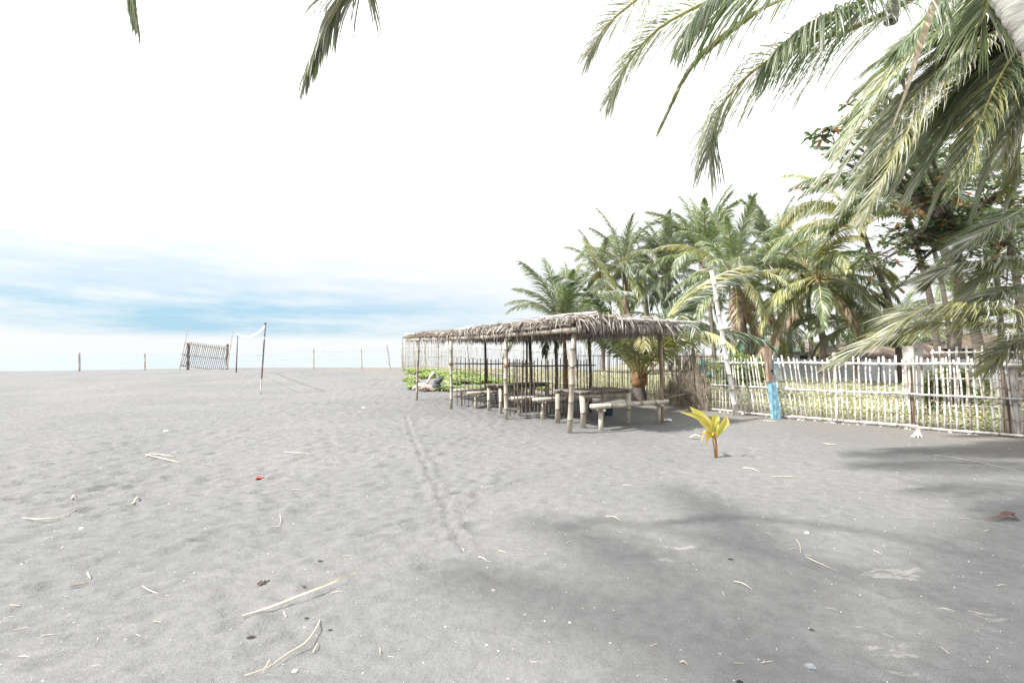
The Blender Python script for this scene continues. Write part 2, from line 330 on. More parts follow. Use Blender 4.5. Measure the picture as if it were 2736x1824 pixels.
# ------------------------------------------------------------------ ground
def sand_material():
    m = bpy.data.materials.new('grey_beach_sand'); m.use_nodes = True; nt = m.node_tree; nt.nodes.clear(); L = nt.links
    o = N(nt, 'ShaderNodeOutputMaterial'); b = N(nt, 'ShaderNodeBsdfPrincipled')
    b.inputs['Roughness'].default_value = 0.95; b.inputs['Specular IOR Level'].default_value = 0.12
    t = N(nt, 'ShaderNodeTexCoord'); src = t.outputs['Object']
    def noise(scale, det=4, rough=0.5, vec=src, dist=0):
        n = N(nt, 'ShaderNodeTexNoise'); n.inputs['Scale'].default_value = scale; n.inputs['Detail'].default_value = det
        n.inputs['Roughness'].default_value = rough; n.inputs['Distortion'].default_value = dist; L.new(vec, n.inputs['Vector']); return n.outputs[0]
    def mix(f, a, c, mode='MIX'):
        n = N(nt, 'ShaderNodeMix', data_type='RGBA', blend_type=mode)
        for i, v in ((0, f), (6, a), (7, c)):
            if isinstance(v, (int, float)): n.inputs[i].default_value = v
            elif isinstance(v, tuple): n.inputs[i].default_value = (*v, 1)
            else: L.new(v, n.inputs[i])
        return n.outputs[2]
    big = ramp(nt, noise(0.35, 5), [(0.35, (0.136, 0.137, 0.137)), (0.65, (0.157, 0.157, 0.155))])
    grain = ramp(nt, noise(170, 3, 0.7), [(0.28, 0.62), (0.5, 1.0), (0.72, 1.36)])
    c = mix(1.0, big, grain, 'MULTIPLY')
    mid = ramp(nt, noise(9, 6, 0.65), [(0.3, 0.86), (0.7, 1.13)])
    c = mix(1.0, c, mid, 'MULTIPLY')
    # warm, trampled soil near the fence
    sp = N(nt, 'ShaderNodeSeparateXYZ'); L.new(src, sp.inputs[0])
    d = M(nt, 'ADD', M(nt, 'MULTIPLY', sp.outputs[0], 0.77), M(nt, 'MULTIPLY', sp.outputs[1], 0.64))   # distance measured across the fence line
    d2 = M(nt, 'ADD', d, M(nt, 'MULTIPLY', noise(1.1, 5), 1.2))
    warm = ramp(nt, M(nt, 'MULTIPLY_ADD', d2, 0.1, -0.55), [(0.50, 0.0), (0.80, 1.0)])
    c = mix(M(nt, 'MULTIPLY', warm, 0.5), c, (0.165, 0.142, 0.118))
    # pale bleached scraps of plant matter in the trodden corner
    def patch(cx, cy, r, thr, st=(1, 1, 1), rot=0.0, seed=0.0):
        mp = N(nt, 'ShaderNodeMapping'); mp.inputs['Scale'].default_value = st; mp.inputs['Rotation'].default_value = (0, 0, rot); mp.inputs['Location'].default_value = (seed, seed, 0)
        L.new(src, mp.inputs[0])
        n = noise(5.5, 8, 0.72, mp.outputs[0])
        vd = N(nt, 'ShaderNodeVectorMath', operation='DISTANCE'); L.new(src, vd.inputs[0]); vd.inputs[1].default_value = (cx, cy, 0)
        fall = M(nt, 'SUBTRACT', 1.0, M(nt, 'DIVIDE', vd.outputs['Value'], r), clamp=True)
        v = M(nt, 'ADD', n, M(nt, 'MULTIPLY', fall, 0.22))
        return ramp(nt, v, [(thr, 0.0), (thr + 0.035, 1.0)])
    pm = None
    for a in PATCHES:
        q = patch(*a); pm = q if pm is None else M(nt, 'MAXIMUM', pm, q)
    c = mix(M(nt, 'MULTIPLY', pm, 0.5), c, (0.32, 0.30, 0.28))
    L.new(c, b.inputs['Base Color'])
    # relief: foot-stirred lumps, small ripples, grains
    mp = N(nt, 'ShaderNodeMapping'); mp.inputs['Rotation'].default_value = (0, 0, 0.25); mp.inputs['Scale'].default_value = (0.50, 1.35, 1)
    L.new(src, mp.inputs[0])
    stirred = ramp(nt, M(nt, 'ADD', M(nt, 'MULTIPLY', sp.outputs[0], -0.06), M(nt, 'MULTIPLY', sp.outputs[1], 0.055)), [(0.05, 0.35), (0.75, 1.0)])
    v = M(nt, 'MULTIPLY', noise(6.2, 4, 0.55, mp.outputs[0], 0.3), M(nt, 'MULTIPLY', stirred, 0.062))
    v = M(nt, 'ADD', v, M(nt, 'MULTIPLY', noise(26, 5, 0.62), 0.013))
    v = M(nt, 'ADD', v, M(nt, 'MULTIPLY', noise(190, 3, 0.6), 0.0036))
    bp = N(nt, 'ShaderNodeBump'); bp.inputs['Strength'].default_value = 0.9; bp.inputs['Distance'].default_value = 1.0
    L.new(v, bp.inputs['Height']); L.new(bp.outputs[0], b.inputs['Normal'])
    L.new(b.outputs[0], o.inputs[0]); return m
PATCHES = []
for px, py, r, thr in ((2390, 1530, .42, .685), (2300, 1680, .36, .70), (2440, 1790, .55, .71), (1785, 1500, .22, .68), (2140, 1270, .7, .74), (1840, 1460, .35, .70), (2600, 1640, .5, .72), (2150, 1360, .4, .73)):
    g = G(px, py); PATCHES.append((g.x, g.y, r, thr, (0.45, 1.0, 1), 0.5, px * 0.01))
K['sand'] = sand_material()

def axis(parts):                        # parts: (start, stop, step0, growth)
    out = []
    for a, b, s, g in parts:
        x = a
        while x < b - 1e-6: out.append(x); x += s; s *= g
        last = b
    out.append(parts[-1][1]); return np.array(out)
ypos = axis([(-40, 0, 4, 1.0), (0, 1.4, 0.14, 1), (1.4, 6, 0.028, 1.0), (6, 13, 0.045, 1.004), (13, 36, 0.10, 1.012), (36, 70, 0.8, 1.03), (70, 5000, 4, 1.18)])
xr = axis([(0, 7, 0.05, 1.0), (7, 22, 0.07, 1.02), (22, 60, 0.8, 1.1), (60, 5000, 6, 1.25)])
xl = axis([(0, 7, 0.05, 1.0), (7, 22, 0.07, 1.02), (22, 60, 0.8, 1.1), (60, 5000, 6, 1.25)])
xpos = np.concatenate([-xl[::-1][:-1], xr])
XX, YY = np.meshgrid(xpos, ypos)
ZZ = ground(XX, YY)
def lump(sx, sy, amp, n, seed):        # smooth wide undulation as a sum of random waves
    r = np.random.default_rng(seed); z = np.zeros_like(XX)
    for _ in range(n):
        a = r.uniform(0, 2 * math.pi); k = r.uniform(.6, 1.6)
        z += np.sin(XX * math.cos(a) * sx * k + YY * math.sin(a) * sy * k + r.uniform(0, 6.28))
    return z * amp / math.sqrt(n)
near = np.clip(1 - (np.abs(XX) + YY) / 90, 0, 1)
ZZ = ZZ + lump(.8, .8, .012, 9, 3) * near + lump(3.2, 3.4, .006, 12, 4) * near
def splat(cx, cy, ra, rb, ang, depth):
    rr = max(ra, rb) * 2.4
    i0, i1 = np.searchsorted(ypos, (cy - rr, cy + rr)); j0, j1 = np.searchsorted(xpos, (cx - rr, cx + rr))
    if i1 <= i0 or j1 <= j0: return
    x = XX[i0:i1, j0:j1] - cx; y = YY[i0:i1, j0:j1] - cy
    c, s = math.cos(ang), math.sin(ang)
    q = ((x * c + y * s) / ra) ** 2 + ((-x * s + y * c) / rb) ** 2
    ZZ[i0:i1, j0:j1] += -depth * np.exp(-q) + depth * 0.55 * np.exp(-(np.sqrt(q) - 1.5) ** 2 * 4)
for _ in range(34000):                  # old footprints, thick on the beach side, few on the trodden right
    y = rng.uniform(2.2, 34); x = rng.uniform(-1.25, 1.0) * (y + 2)
    if x < -21 or x > 5.5: continue
    w = 1.0 if x < 0.18 * y - 1.2 else 0.25
    if y < 5: w *= 0.55
    if rng.random() > w: continue
    a = rng.uniform(.028, .075) * (1 + y * .025)
    splat(x, y, a * rng.uniform(1.1, 2.1), a, rng.uniform(.0, .9), a * rng.uniform(.10, .28))
for px, py, ra, rb, dp in ((1925, 1670, .07, .05, .03), (2010, 1675, .07, .05, .028), (2460, 1590, .08, .04, .012), (2480, 1665, .09, .05, .014), (690, 1730, .09, .05, .02), (400, 1560, .11, .06, .02), (2140, 1270, .12, .06, .012)):
    g = G(px, py); splat(g.x, g.y, ra, rb, 0.3, dp)
def track(pts, w, depth):               # furrow drawn through the sand
    pts = [G(*p) for p in pts]
    for a, b in zip(pts, pts[1:]):
        n = int((b - a).length / 0.035)
        for i in range(n):
            p = a.lerp(b, i / n); j = math.sin(i * .21 + a.x * 7) * .02 + random.uniform(-.008, .008)
            splat(p.x + j, p.y, w, w, 0, depth * random.uniform(.14, .30))
track([(1085, 1112), (1100, 1160), (1118, 1210), (1150, 1275), (1185, 1350), (1215, 1420), (1255, 1480)], .05, .085)
track([(1100, 1112), (1125, 1200), (1170, 1290), (1200, 1370)], .03, .03)
track([(1050, 1412), (1190, 1370), (1300, 1315), (1420, 1280), (1620, 1225)], .04, .07)
ny, nx = XX.shape
idx = np.arange(ny * nx).reshape(ny, nx)
F = np.stack([idx[:-1, :-1], idx[:-1, 1:], idx[1:, 1:], idx[1:, :-1]], -1).reshape(-1, 4)
o = np_mesh('ground', np.stack([XX, YY, ZZ], -1).reshape(-1, 3), F, K['sand'], smooth=True)
tag(o, 'grey volcanic sand beach dimpled with old footprints', 'ground', kind='structure')

# sea
def sea_material():
    m = bpy.data.materials.new('sea_water'); m.use_nodes = True; nt = m.node_tree; b = nt.nodes['Principled BSDF']
    b.inputs['Base Color'].default_value = (0.165, 0.185, 0.195, 1); b.inputs['Roughness'].default_value = 0.22
    b.inputs['Specular IOR Level'].default_value = 0.5
    t = N(nt, 'ShaderNodeTexCoord'); n = N(nt, 'ShaderNodeTexNoise'); n.inputs['Scale'].default_value = 0.5; n.inputs['Detail'].default_value = 6
    mp = N(nt, 'ShaderNodeMapping'); mp.inputs['Scale'].default_value = (0.4, 1, 1); nt.links.new(t.outputs['Object'], mp.inputs[0]); nt.links.new(mp.outputs[0], n.inputs['Vector'])
    bp = N(nt, 'ShaderNodeBump'); bp.inputs['Strength'].default_value = 0.35; bp.inputs['Distance'].default_value = 0.4
    nt.links.new(n.outputs[0], bp.inputs['Height']); nt.links.new(bp.outputs[0], b.inputs['Normal']); return m
K['sea'] = sea_material()
o = np_mesh('sea', [(-20000, 40, -3.2), (20000, 40, -3.2), (20000, 24000, -3.2), (-20000, 24000, -3.2)], [(0, 1, 2, 3)], K['sea'])
tag(o, 'pale calm sea beyond the beach crest', 'sea', kind='structure')

# ------------------------------------------------------------------ palms
def catmull(pts, n):
    pts = [Vector(p) for p in pts]; q = [pts[0] * 2 - pts[1]] + pts + [pts[-1] * 2 - pts[-2]]; out = []
    segs = len(pts) - 1
    for i in range(n + 1):
        t = i / n * segs; k = min(int(t), segs - 1); t -= k
        a, b, c, d = q[k:k + 4]
        out.append(0.5 * ((2 * b) + (c - a) * t + (2 * a - 5 * b + 4 * c - d) * t * t + (3 * b - a - 3 * c + d) * t ** 3))
    return out
def frond_on(mb, curve, n, lmax, rnd, wid=0.045, segs=3, hang=1.0, spread=1.0, start=0.16, fold=0.0, wind=Vector((0, 0, 0)), r0=0.03, ragged=0.0, sidekeep=(1, 1), pale=0.12):
    """leaflets on both sides of a rachis curve; material 0 = blade, 1 = rachis"""
    m = len(curve) - 1
    rad = [r0 * (1 - i / m) ** 0.8 + 0.004 for i in range(m + 1)]
    mb.tube(curve, rad, 5 if segs < 4 else 7, 1, False)
    down = Vector((0, 0, -1))
    for i in range(n):
        s = start + (1 - start) * (i + rnd.random() * .6) / n
        x = s * m; k = min(int(x), m - 1); p = curve[k].lerp(curve[k + 1], x - k)
        T = (curve[k + 1] - curve[k]).normalized()
        S = T.cross(Vector((0, 0, 1)))
        S = S.normalized() if S.length > 0.15 else Vector((0, 1, 0))
        U = S.cross(T).normalized()
        prof = min(1, 0.55 + 1.6 * (s - start)) * (1 - 0.62 * max(0, (s - 0.45) / 0.55) ** 1.4)
        for sg in (-1, 1):
            if rnd.random() > sidekeep[0 if sg < 0 else 1]: continue
            if ragged and rnd.random() < ragged * .5: continue
            L = lmax * prof * rnd.uniform(.82, 1.08) * (rnd.uniform(.45, 1) if rnd.random() < ragged else 1)
            al = (1.25 - 0.85 * s) * spread + rnd.uniform(-.09, .09)
            be = rnd.uniform(-.10, .32)
            d = (T * math.cos(al) + (S * sg * math.cos(be) + U * math.sin(be)) * math.sin(al)).normalized()
            pts = [p.copy()]; q = p.copy(); h = hang * rnd.uniform(.7, 1.25)
            for j in range(segs):
                g = h * (0.22 + 0.55 * j / segs) * 3 / segs
                d = (d + down * g + wind * (g * 1.0)).normalized()
                q = q + d * (L / segs); pts.append(q.copy())
            if segs == 2: ws = [wid * .7, wid, wid * .12]
            elif segs == 3: ws = [wid * .6, wid, wid * .75, wid * .08]
            else: ws = [wid * .5] + [wid * (1 - .75 * (j / segs) ** 2) for j in range(1, segs)] + [wid * .06]
            W = (T * 1.0 + U * rnd.uniform(-.5, .5)).normalized()
            mb.ribbon(pts, ws, W, 2 if rnd.random() < pale else 0, fold)
def frond_mesh(name, L, e0, droop, mats, rnd, n=46, lmax=0.85, segs=2, hang=.8, wid=.055, curl=0.0, sides_spread=1.0):
    mb = MB(); pts = [Vector((0, 0, 0))]; m = 12; az = 0
    for i in range(m):
        s = (i + .5) / m; e = e0 - droop * s ** 1.35; az += curl / m
        pts.append(pts[-1] + Vector((math.cos(e) * math.cos(az), math.cos(e) * math.sin(az), math.sin(e))) * (L / m))
    frond_on(mb, pts, n, lmax, rnd, wid, segs, hang, sides_spread, r0=.035)
    return mb.mesh(name, mats)
LIB = {}
PAIR = {'far': 0, 'mid': 1, 'yel': 2, 'deep': 3}
ELEV = [R(86), R(72), R(55), R(36), R(14), R(-12), R(-40)]
DROOP = [R(35), R(65), R(85), R(88), R(80), R(60), R(38)]
def lib(kind, cls, var):
    key = (kind, cls, var)
    if key not in LIB:
        rnd = random.Random(PAIR[kind] * 1009 + cls * 31 + var * 7 + 5)
        blade = {'far': K['leaf_far'], 'mid': K['leaf'], 'yel': K['leaf_y'], 'deep': K['leaf_d']}[kind]
        if cls == 6 and kind != 'deep': blade = K['leaf_y'] if var or kind != 'mid' else K['leaf_dry']
        LIB[key] = frond_mesh('frond', 4.2, ELEV[cls], DROOP[cls] * rnd.uniform(.85, 1.15), [blade, K['rachis'], K['leaf_p']], rnd, n=84, lmax=.95,
                              hang=.62 + .1 * cls, curl=rnd.uniform(-.5, .5), wid=.044, sides_spread=.62 if cls < 2 else .95)
    return LIB[key]
def trunk_mb(path, r0, r1, rings=0.16, sides=10, flare=1.5):
    pts = catmull(path, 10); L = sum((pts[i + 1] - pts[i]).length for i in range(10)); n = max(10, int(L / rings))
    pts = catmull(path, 2 * n); mb = MB(); rad = []
    for i in range(2 * n + 1):
        t = i / (2 * n); r = r0 + (r1 - r0) * t
        r *= 1 + (flare - 1) * math.exp(-t * L / .35)
        rad.append(r * (1.045 if i % 2 else 0.97))
    mb.tube(pts, rad, sides); return mb
def palm(base, crown, scale, nf, kinds, label, group='coconut palms in the grove behind the fence', rnd=None, tr=0.15, cls_w=None, mid=None, coco=0, az0=0, trunk='trunk', name='coconut_palm', skip=None):
    base, crown = Vector(base), Vector(crown); rnd = rnd or random.Random(int(abs(base.x * 131 + base.y * 17)) + 5)
    t = empty(name, base, label, 'palm tree', group)
    m = mid or (base.lerp(crown, .5) + Vector(((base.x - crown.x) * .12, 0, 0)))
    trunk_mb([base + Vector((0, 0, -.15)), m, crown + Vector((0, 0, .05))], tr, tr * .72).build('trunk', K[trunk], t, smooth=True)
    # fibrous leaf-base boss
    mb = MB(); d = (crown - m).normalized()
    mb.tube([crown - d * .35 * scale, crown - d * .1 * scale, crown + d * .2 * scale, crown + d * .5 * scale], [tr * .8, tr * 1.25, tr * 1.1, tr * .35], 9)
    mb.build('crown_fibre', K['fibre'], t, smooth=True)
    nf = int(nf * 1.3)
    for i in range(nf):
        f = (i + .5) / nf
        cls = min(6, int((f ** .85) * 7)) if cls_w is None else rnd.choice(cls_w)
        az = az0 + i * 2.39996 + rnd.uniform(-.25, .25)
        if skip and skip(math.cos(az), math.sin(az), cls): continue
        o = bpy.data.objects.new('frond', lib(rnd.choice(kinds), cls, rnd.randint(0, 1))); col.objects.link(o)
        o.parent = t; o.location = crown - base + d * (.25 - .3 * f) * scale + Vector((math.cos(az), math.sin(az), 0)) * tr * .7
        s = scale * rnd.uniform(.85, 1.12); o.scale = (s, s, s)
        o.rotation_euler = (rnd.uniform(-.22, .22), 0, az)
    if coco:
        for k in range(coco):
            a = rnd.uniform(0, 6.28); c = crown + Vector((math.cos(a) * tr * 2.1, math.sin(a) * tr * 2.1, -.12 * scale - rnd.uniform(0, .25)))
            mb = MB(); rr = .12 * scale
            mb.tube([c + Vector((0, 0, z * rr)) for z in (-1.1, -.8, -.2, .5, 1.0)], [rr * q for q in (.1, .65, 1, .8, .15)], 8)
            mb.build('coconut', K['alm'] if k % 2 else K['fibre'], t, smooth=True)
    return t
def mp(cpx, cpy, Y, bpx, scale, nf, kinds, label, tr=.15, **kw):
    c = P(cpx, cpy, Y); by = Y + kw.pop('dy', 0)
    bx = (bpx - CX) / FPX * by
    return palm((bx, by, gz(bx, by)), c, scale, nf, kinds, label, tr=tr, **kw)
# --- the grove, from far to near
mp(1600, 745, 38, 1612, 1.0, 18, ['far', 'mid'], 'far grey green palm behind the left end of the grove, above the thatched roof')
mp(1665, 715, 36, 1690, 1.05, 20, ['far'], 'grey green palm with arching fronds, second from the left in the far grove row')
mp(1720, 730, 42, 1740, 1.0, 16, ['far'], 'hazy palm squeezed between two taller crowns left of the pale bamboo pole')
mp(1790, 740, 38, 1790, 1.12, 24, ['far'], 'tall dark grey palm with one upright pointed plume, left of the bamboo pole', cls_w=[0, 0, 1, 1, 2, 3, 4, 4, 5, 5])
mp(1880, 700, 34, 1912, 1.25, 22, ['far', 'mid'], 'tall palm with ringed trunk rising right behind the leaning bamboo pole', cls_w=[0, 1, 1, 2, 3, 4, 4, 5])
mp(1962, 745, 26, 2006, 1.0, 26, ['mid', 'mid', 'yel', 'far'], 'large palm with upright plumes and orange crown base just right of the bamboo pole', tr=.15, coco=5)
mp(2068, 700, 36, 2090, 1.15, 20, ['far', 'mid'], 'palm with a tall curved plume behind the blue painted post', cls_w=[0, 0, 1, 2, 3, 4, 5])
mp(2150, 720, 31, 2172, 1.0, 18, ['mid', 'far'], 'slim dark trunked palm left of the bushy yellowish crown')
mp(2184, 750, 24, 2203, .95, 26, ['yel', 'mid'], 'yellowish drooping palm with a thick mop crown over a straight dark trunk', tr=.16, coco=6, cls_w=[2, 3, 3, 4, 4, 5, 5, 6])
mp(2300, 610, 22, 2410, 1.1, 16, ['mid', 'yel'], 'pale leaning trunk palm with a deep green crown under the big fronds', cls_w=[1, 2, 3, 4], tr=.14, dy=2)
mp(2108, 860, 30, 2112, .85, 16, ['mid', 'far'], 'low palm with a short pillar trunk behind the fence by the blue post')
mp(2285, 870, 24, 2285, .7, 18, ['mid', 'far'], 'small bushy palm low between the yellowish palm and the hut roof', cls_w=[0, 1, 2, 3, 3, 4, 5])
mp(2010, 880, 36, 2012, .8, 14, ['far'], 'small bluish palm far back beside the green roof')
mp(1770, 880, 40, 1770, .9, 14, ['far'], 'slender bluish palm far off above the end of the reed fence')
mp(1850, 860, 42, 1852, .9, 14, ['far'], 'slender far palm seen left of the bamboo pole foot', cls_w=[1, 2, 3, 4, 5])
mp(2400, 900, 30, 2400, .8, 14, ['mid', 'far'], 'low palm behind the concrete wall left of the hut roof')
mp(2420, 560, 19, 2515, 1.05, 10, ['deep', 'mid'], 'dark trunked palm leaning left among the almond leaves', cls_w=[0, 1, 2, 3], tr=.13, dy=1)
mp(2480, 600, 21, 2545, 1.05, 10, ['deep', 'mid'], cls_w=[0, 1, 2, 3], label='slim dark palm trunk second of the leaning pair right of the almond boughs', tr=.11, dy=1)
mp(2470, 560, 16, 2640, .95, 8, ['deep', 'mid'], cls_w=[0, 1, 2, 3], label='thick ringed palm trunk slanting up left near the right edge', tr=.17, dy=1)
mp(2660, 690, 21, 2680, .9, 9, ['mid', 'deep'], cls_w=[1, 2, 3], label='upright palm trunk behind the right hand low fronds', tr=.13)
mp(2560, 800, 32, 2570, .9, 16, ['far', 'mid'], 'far low palm crown seen between the low right fronds', cls_w=[1, 2, 3, 4, 5])
mp(2235, 800, 40, 2240, .95, 16, ['far'], 'faint far palm crown behind the yellowish mop palm')
# --- two young palms by the shelter
mp(1506, 880, 17.2, 1513, .66, 18, ['mid', 'far'], 'young palm with a slim orange brown trunk behind the thatched shelter', tr=.085, trunk='fibre',
   cls_w=[0, 1, 1, 2, 3, 4, 4], group='young coconut palms beside the shelter')
g = G(1706, 1070)
t = palm(g, g + Vector((0.02, 0, .75)), 1.12, 13, ['mid', 'yel', 'mid', 'deep'], 'stemless young palm with a fat brown foot and long upright fronds behind the front table',
     tr=.22, cls_w=[0, 1, 1, 1, 2, 2], group='young coconut palms beside the shelter', rnd=random.Random(3))
mb = MB(); crv = catmull([g + Vector((0, 0, .7)), g + Vector((-.05, 0, 2.2)), P(1672, 830, g.y), P(1668, 760, g.y)], 10)
mb.tube(crv, [.05, .05, .045, .045, .06, .08, .09, .07, .04, .02, .01], 7, 0); mb.build('spear_leaf', K['leaf_dry'], t, smooth=True)

# --- near palms whose crowns stand outside the frame
def near_palm(base, crown, mid, tr, label, trunk='trunk_pale', rings=.12, group='tall coconut palms leaning over the beach'):
    t = empty('coconut_palm', base, label, 'palm tree', group)
    trunk_mb([Vector(base) + Vector((0, 0, -.2)), mid, crown], tr, tr * .8, rings, 20, 1.4).build('trunk', K[trunk], t, smooth=True)
    mb = MB(); d = (Vector(crown) - Vector(mid)).normalized(); c = Vector(crown)
    mb.tube([c - d * .3, c, c + d * .3, c + d * .7], [tr * .8, tr * 1.3, tr * 1.1, tr * .3], 10); mb.build('crown_fibre', K['fibre'], t, smooth=True)
    return t
def near_frond(t, pts, lmax, n, mats, seed, m=18, **kw):
    mb = MB(); rnd = random.Random(seed)
    crv = catmull(pts, m)
    frond_on(mb, crv, n, lmax, rnd, kw.pop('wid', .04), kw.pop('segs', 5), kw.pop('hang', .7), kw.pop('spread', 1.0), fold=kw.pop('fold', .22), **kw)
    return mb.build('frond', mats, t)
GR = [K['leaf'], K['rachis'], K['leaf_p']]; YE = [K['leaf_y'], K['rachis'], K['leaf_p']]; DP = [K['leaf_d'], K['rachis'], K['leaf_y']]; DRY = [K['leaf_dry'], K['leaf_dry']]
# palm A: pale trunk crossing the top right corner
cA = Vector((3.85, 4.6, 6.5))
A = near_palm((5.6, 3.3, 0), cA, Vector((3.97, 3.42, 3.7)), .15, 'pale grey ringed trunk leaning in at the top right corner, fronds hanging over the sky')
near_frond(A, [cA, P(2560, -120, 4.4), P(2326, 55, 4.3), P(2070, 150, 4.5), P(1925, 285, 4.7), P(1893, 420, 4.8)], 1.25, 260, GR, 1, ragged=.45, hang=.95, wid=.012, pale=.6, spread=1.2)  # large pale share paints the glare of the sky onto the leaflets
near_frond(A, [cA, P(2250, -200, 5.0), P(2050, -70, 5.2), P(1887, 6, 5.4), P(1759, 77, 5.5), P(1678, 167, 5.6), P(1628, 265, 5.7)], .95, 250, GR, 2, hang=.42, wid=.0105, ragged=.1, pale=.7, spread=1.1)
near_frond(A, [cA, P(2150, -300, 5.3), P(1850, -120, 5.8), P(1700, 0, 6.1), P(1620, 70, 6.2), P(1570, 150, 6.3)], .95, 220, GR, 3, hang=.42, wid=.010, ragged=.2, pale=.8, spread=1.1)
near_frond(A, [cA, P(2350, -150, 5.0), P(2150, -30, 5.4), P(2000, 45, 5.6), P(1850, 175, 5.8), P(1765, 340, 5.9)], .45, 70, YE, 4, hang=.35, wid=.035, spread=.35, start=.55)
near_frond(A, [cA, P(2380, -260, 4.2), P(2200, -120, 3.9), P(2050, -60, 3.8), P(1930, -10, 3.8), P(1850, 60, 3.8)], .95, 190, GR, 5, hang=1.25, wid=.017, pale=.3, ragged=.3, spread=1.2)
near_frond(A, [cA, P(2480, -200, 4.3), P(2400, -60, 4.0), P(2290, 10, 3.9), P(2170, 60, 3.8), P(2080, 130, 3.8)], 1.0, 180, GR, 6, hang=1.25, wid=.019, spread=1.2, ragged=.3)
near_frond(A, [cA, P(2560, -160, 4.9), P(2520, -20, 5.0), P(2470, 60, 5.0), P(2410, 120, 5.0)], .7, 90, GR, 7, hang=.8, wid=.026)
near_frond(A, [cA, P(2650, -160, 5.1), P(2640, 0, 5.4), P(2600, 90, 5.5), P(2540, 170, 5.5)], .8, 110, GR, 8, hang=.8, wid=.026)
mb = MB()   # long dead leaf stalk hanging in front of the crown of palm B
crv = catmull([cA, P(2540, -120, 4.0), P(2500, 20, 3.9), P(2462, 130, 3.85), P(2430, 230, 3.85), P(2385, 338, 3.85)], 20)
mb.ribbon(crv, [.07, .075, .075, .08, .085, .085, .085, .08, .08, .078, .075, .07, .065, .06, .052, .046, .04, .033, .025, .016, .006], Vector((1, .3, 0)), 0, .35)
mb.build('dead_leaf_stalk', K['sheath'], A)
mb = MB(); pth = [cA, P(2420, -150, 4.4), P(2388, 0, 4.2), P(2380, 60, 4.2)]
mb.tube(pth, [.03, .045, .05, .055], 12, 0, False)
mb.build('broken_leaf_stalk', K['trunk_pale'], A, smooth=True)
# palm B: big drooping crown behind it
cB = P(2830, 90, 7.3)
Bp = near_palm((9.9, 7.2, 0), cB, Vector((9.3, 7.2, 3.0)), .16, 'big palm beyond the right edge whose heavy fronds sweep down left over the grove')
tips = [(2330, 175, 7.6, 0, -60), (2270, 300, 7.2, 1, -40), (2225, 400, 6.8, 0, 0), (2290, 240, 8.2, 0, -70), (2195, 470, 7.5, 1, 30), (2250, 560, 7.0, 0, 60), (2180, 545, 8.2, 0, 40),
        (2300, 590, 6.6, 1, 90), (2430, 520, 7.8, 0, 90), (2420, 440, 8.6, 2, 20), (2560, 500, 6.7, 2, 110), (2480, 330, 9.0, 2, -40), (2400, 120, 8.8, 0, -100), (2520, 190, 9.2, 2, -90),
        (2680, 430, 7.0, 1, 60), (2590, 40, 8.6, 0, -120), (2300, 430, 7.9, 0, -10), (2400, 290, 8.4, 0, -60), (2560, 330, 7.6, 1, -20), (2640, 300, 8.2, 2, -40), (2330, 355, 8.9, 2, -20), (2480, 440, 8.0, 0, 10), (2700, 340, 7.0, 0, 0), (2450, 230, 7.7, 2, -60), (2620, 180, 7.9, 0, -60), (2490, 560, 8.3, 1, 0), (2610, 550, 8.0, 0, 0), (2700, 520, 7.6, 1, 0), (2380, 520, 8.2, 0, 0), (2560, 430, 8.9, 0, 0)]
for i, (x, y, Y, mt, arch) in enumerate(tips):
    tip = P(x, y, Y); c = cB.copy(); L = (tip - c).length
    d = tip - c
    p1 = c + d * .3 + Vector((0, 0, .33 * L * .55)); p2 = c + d * .66 + Vector((0, 0, .30 * L * .6))
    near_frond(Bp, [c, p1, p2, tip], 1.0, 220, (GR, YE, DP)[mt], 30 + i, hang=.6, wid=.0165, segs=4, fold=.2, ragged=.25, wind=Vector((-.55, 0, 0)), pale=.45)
# palm C: low crown just off the right edge
cC = P(2900, 830, 7.7)
Cp = near_palm((9.4, 7.6, 0), cC, Vector((9.35, 7.65, 1.2)), .17, 'low palm at the right edge whose long fronds arch across the white bamboo fence', trunk='trunk')
for i, (pts, mt, l) in enumerate((
        ([(2780, 832), (2660, 830), (2560, 818), (2460, 830), (2380, 880)], 1, 1.15),
        ([(2790, 868), (2690, 868), (2520, 864), (2360, 902), (2245, 958)], 1, 1.10),
        ([(2780, 712), (2680, 698), (2590, 702), (2530, 718), (2495, 742)], 0, .85),
        ([(2810, 730), (2750, 690), (2680, 700), (2620, 745), (2580, 790)], 1, .8),
        ([(2830, 640), (2760, 560), (2680, 590), (2600, 640), (2540, 680)], 0, .9),
        ([(2800, 790), (2730, 765), (2680, 775), (2640, 800), (2610, 840)], 0, .8),
        ([(2820, 885), (2760, 895), (2690, 930), (2640, 985)], 1, .8),
        ([(2850, 900), (2800, 930), (2750, 980)], 1, .5))):
    c = [cC] + [P(x, y, 7.7 - .35 * math.sin(k * .6) + .1 * i) for k, (x, y) in enumerate(pts)]
    near_frond(Cp, c, l, 170, (GR, YE, DP)[mt], 60 + i, hang=.5, wid=.024, ragged=.06, wind=Vector((-.9, 0, 0)), pale=.45, spread=1.1)
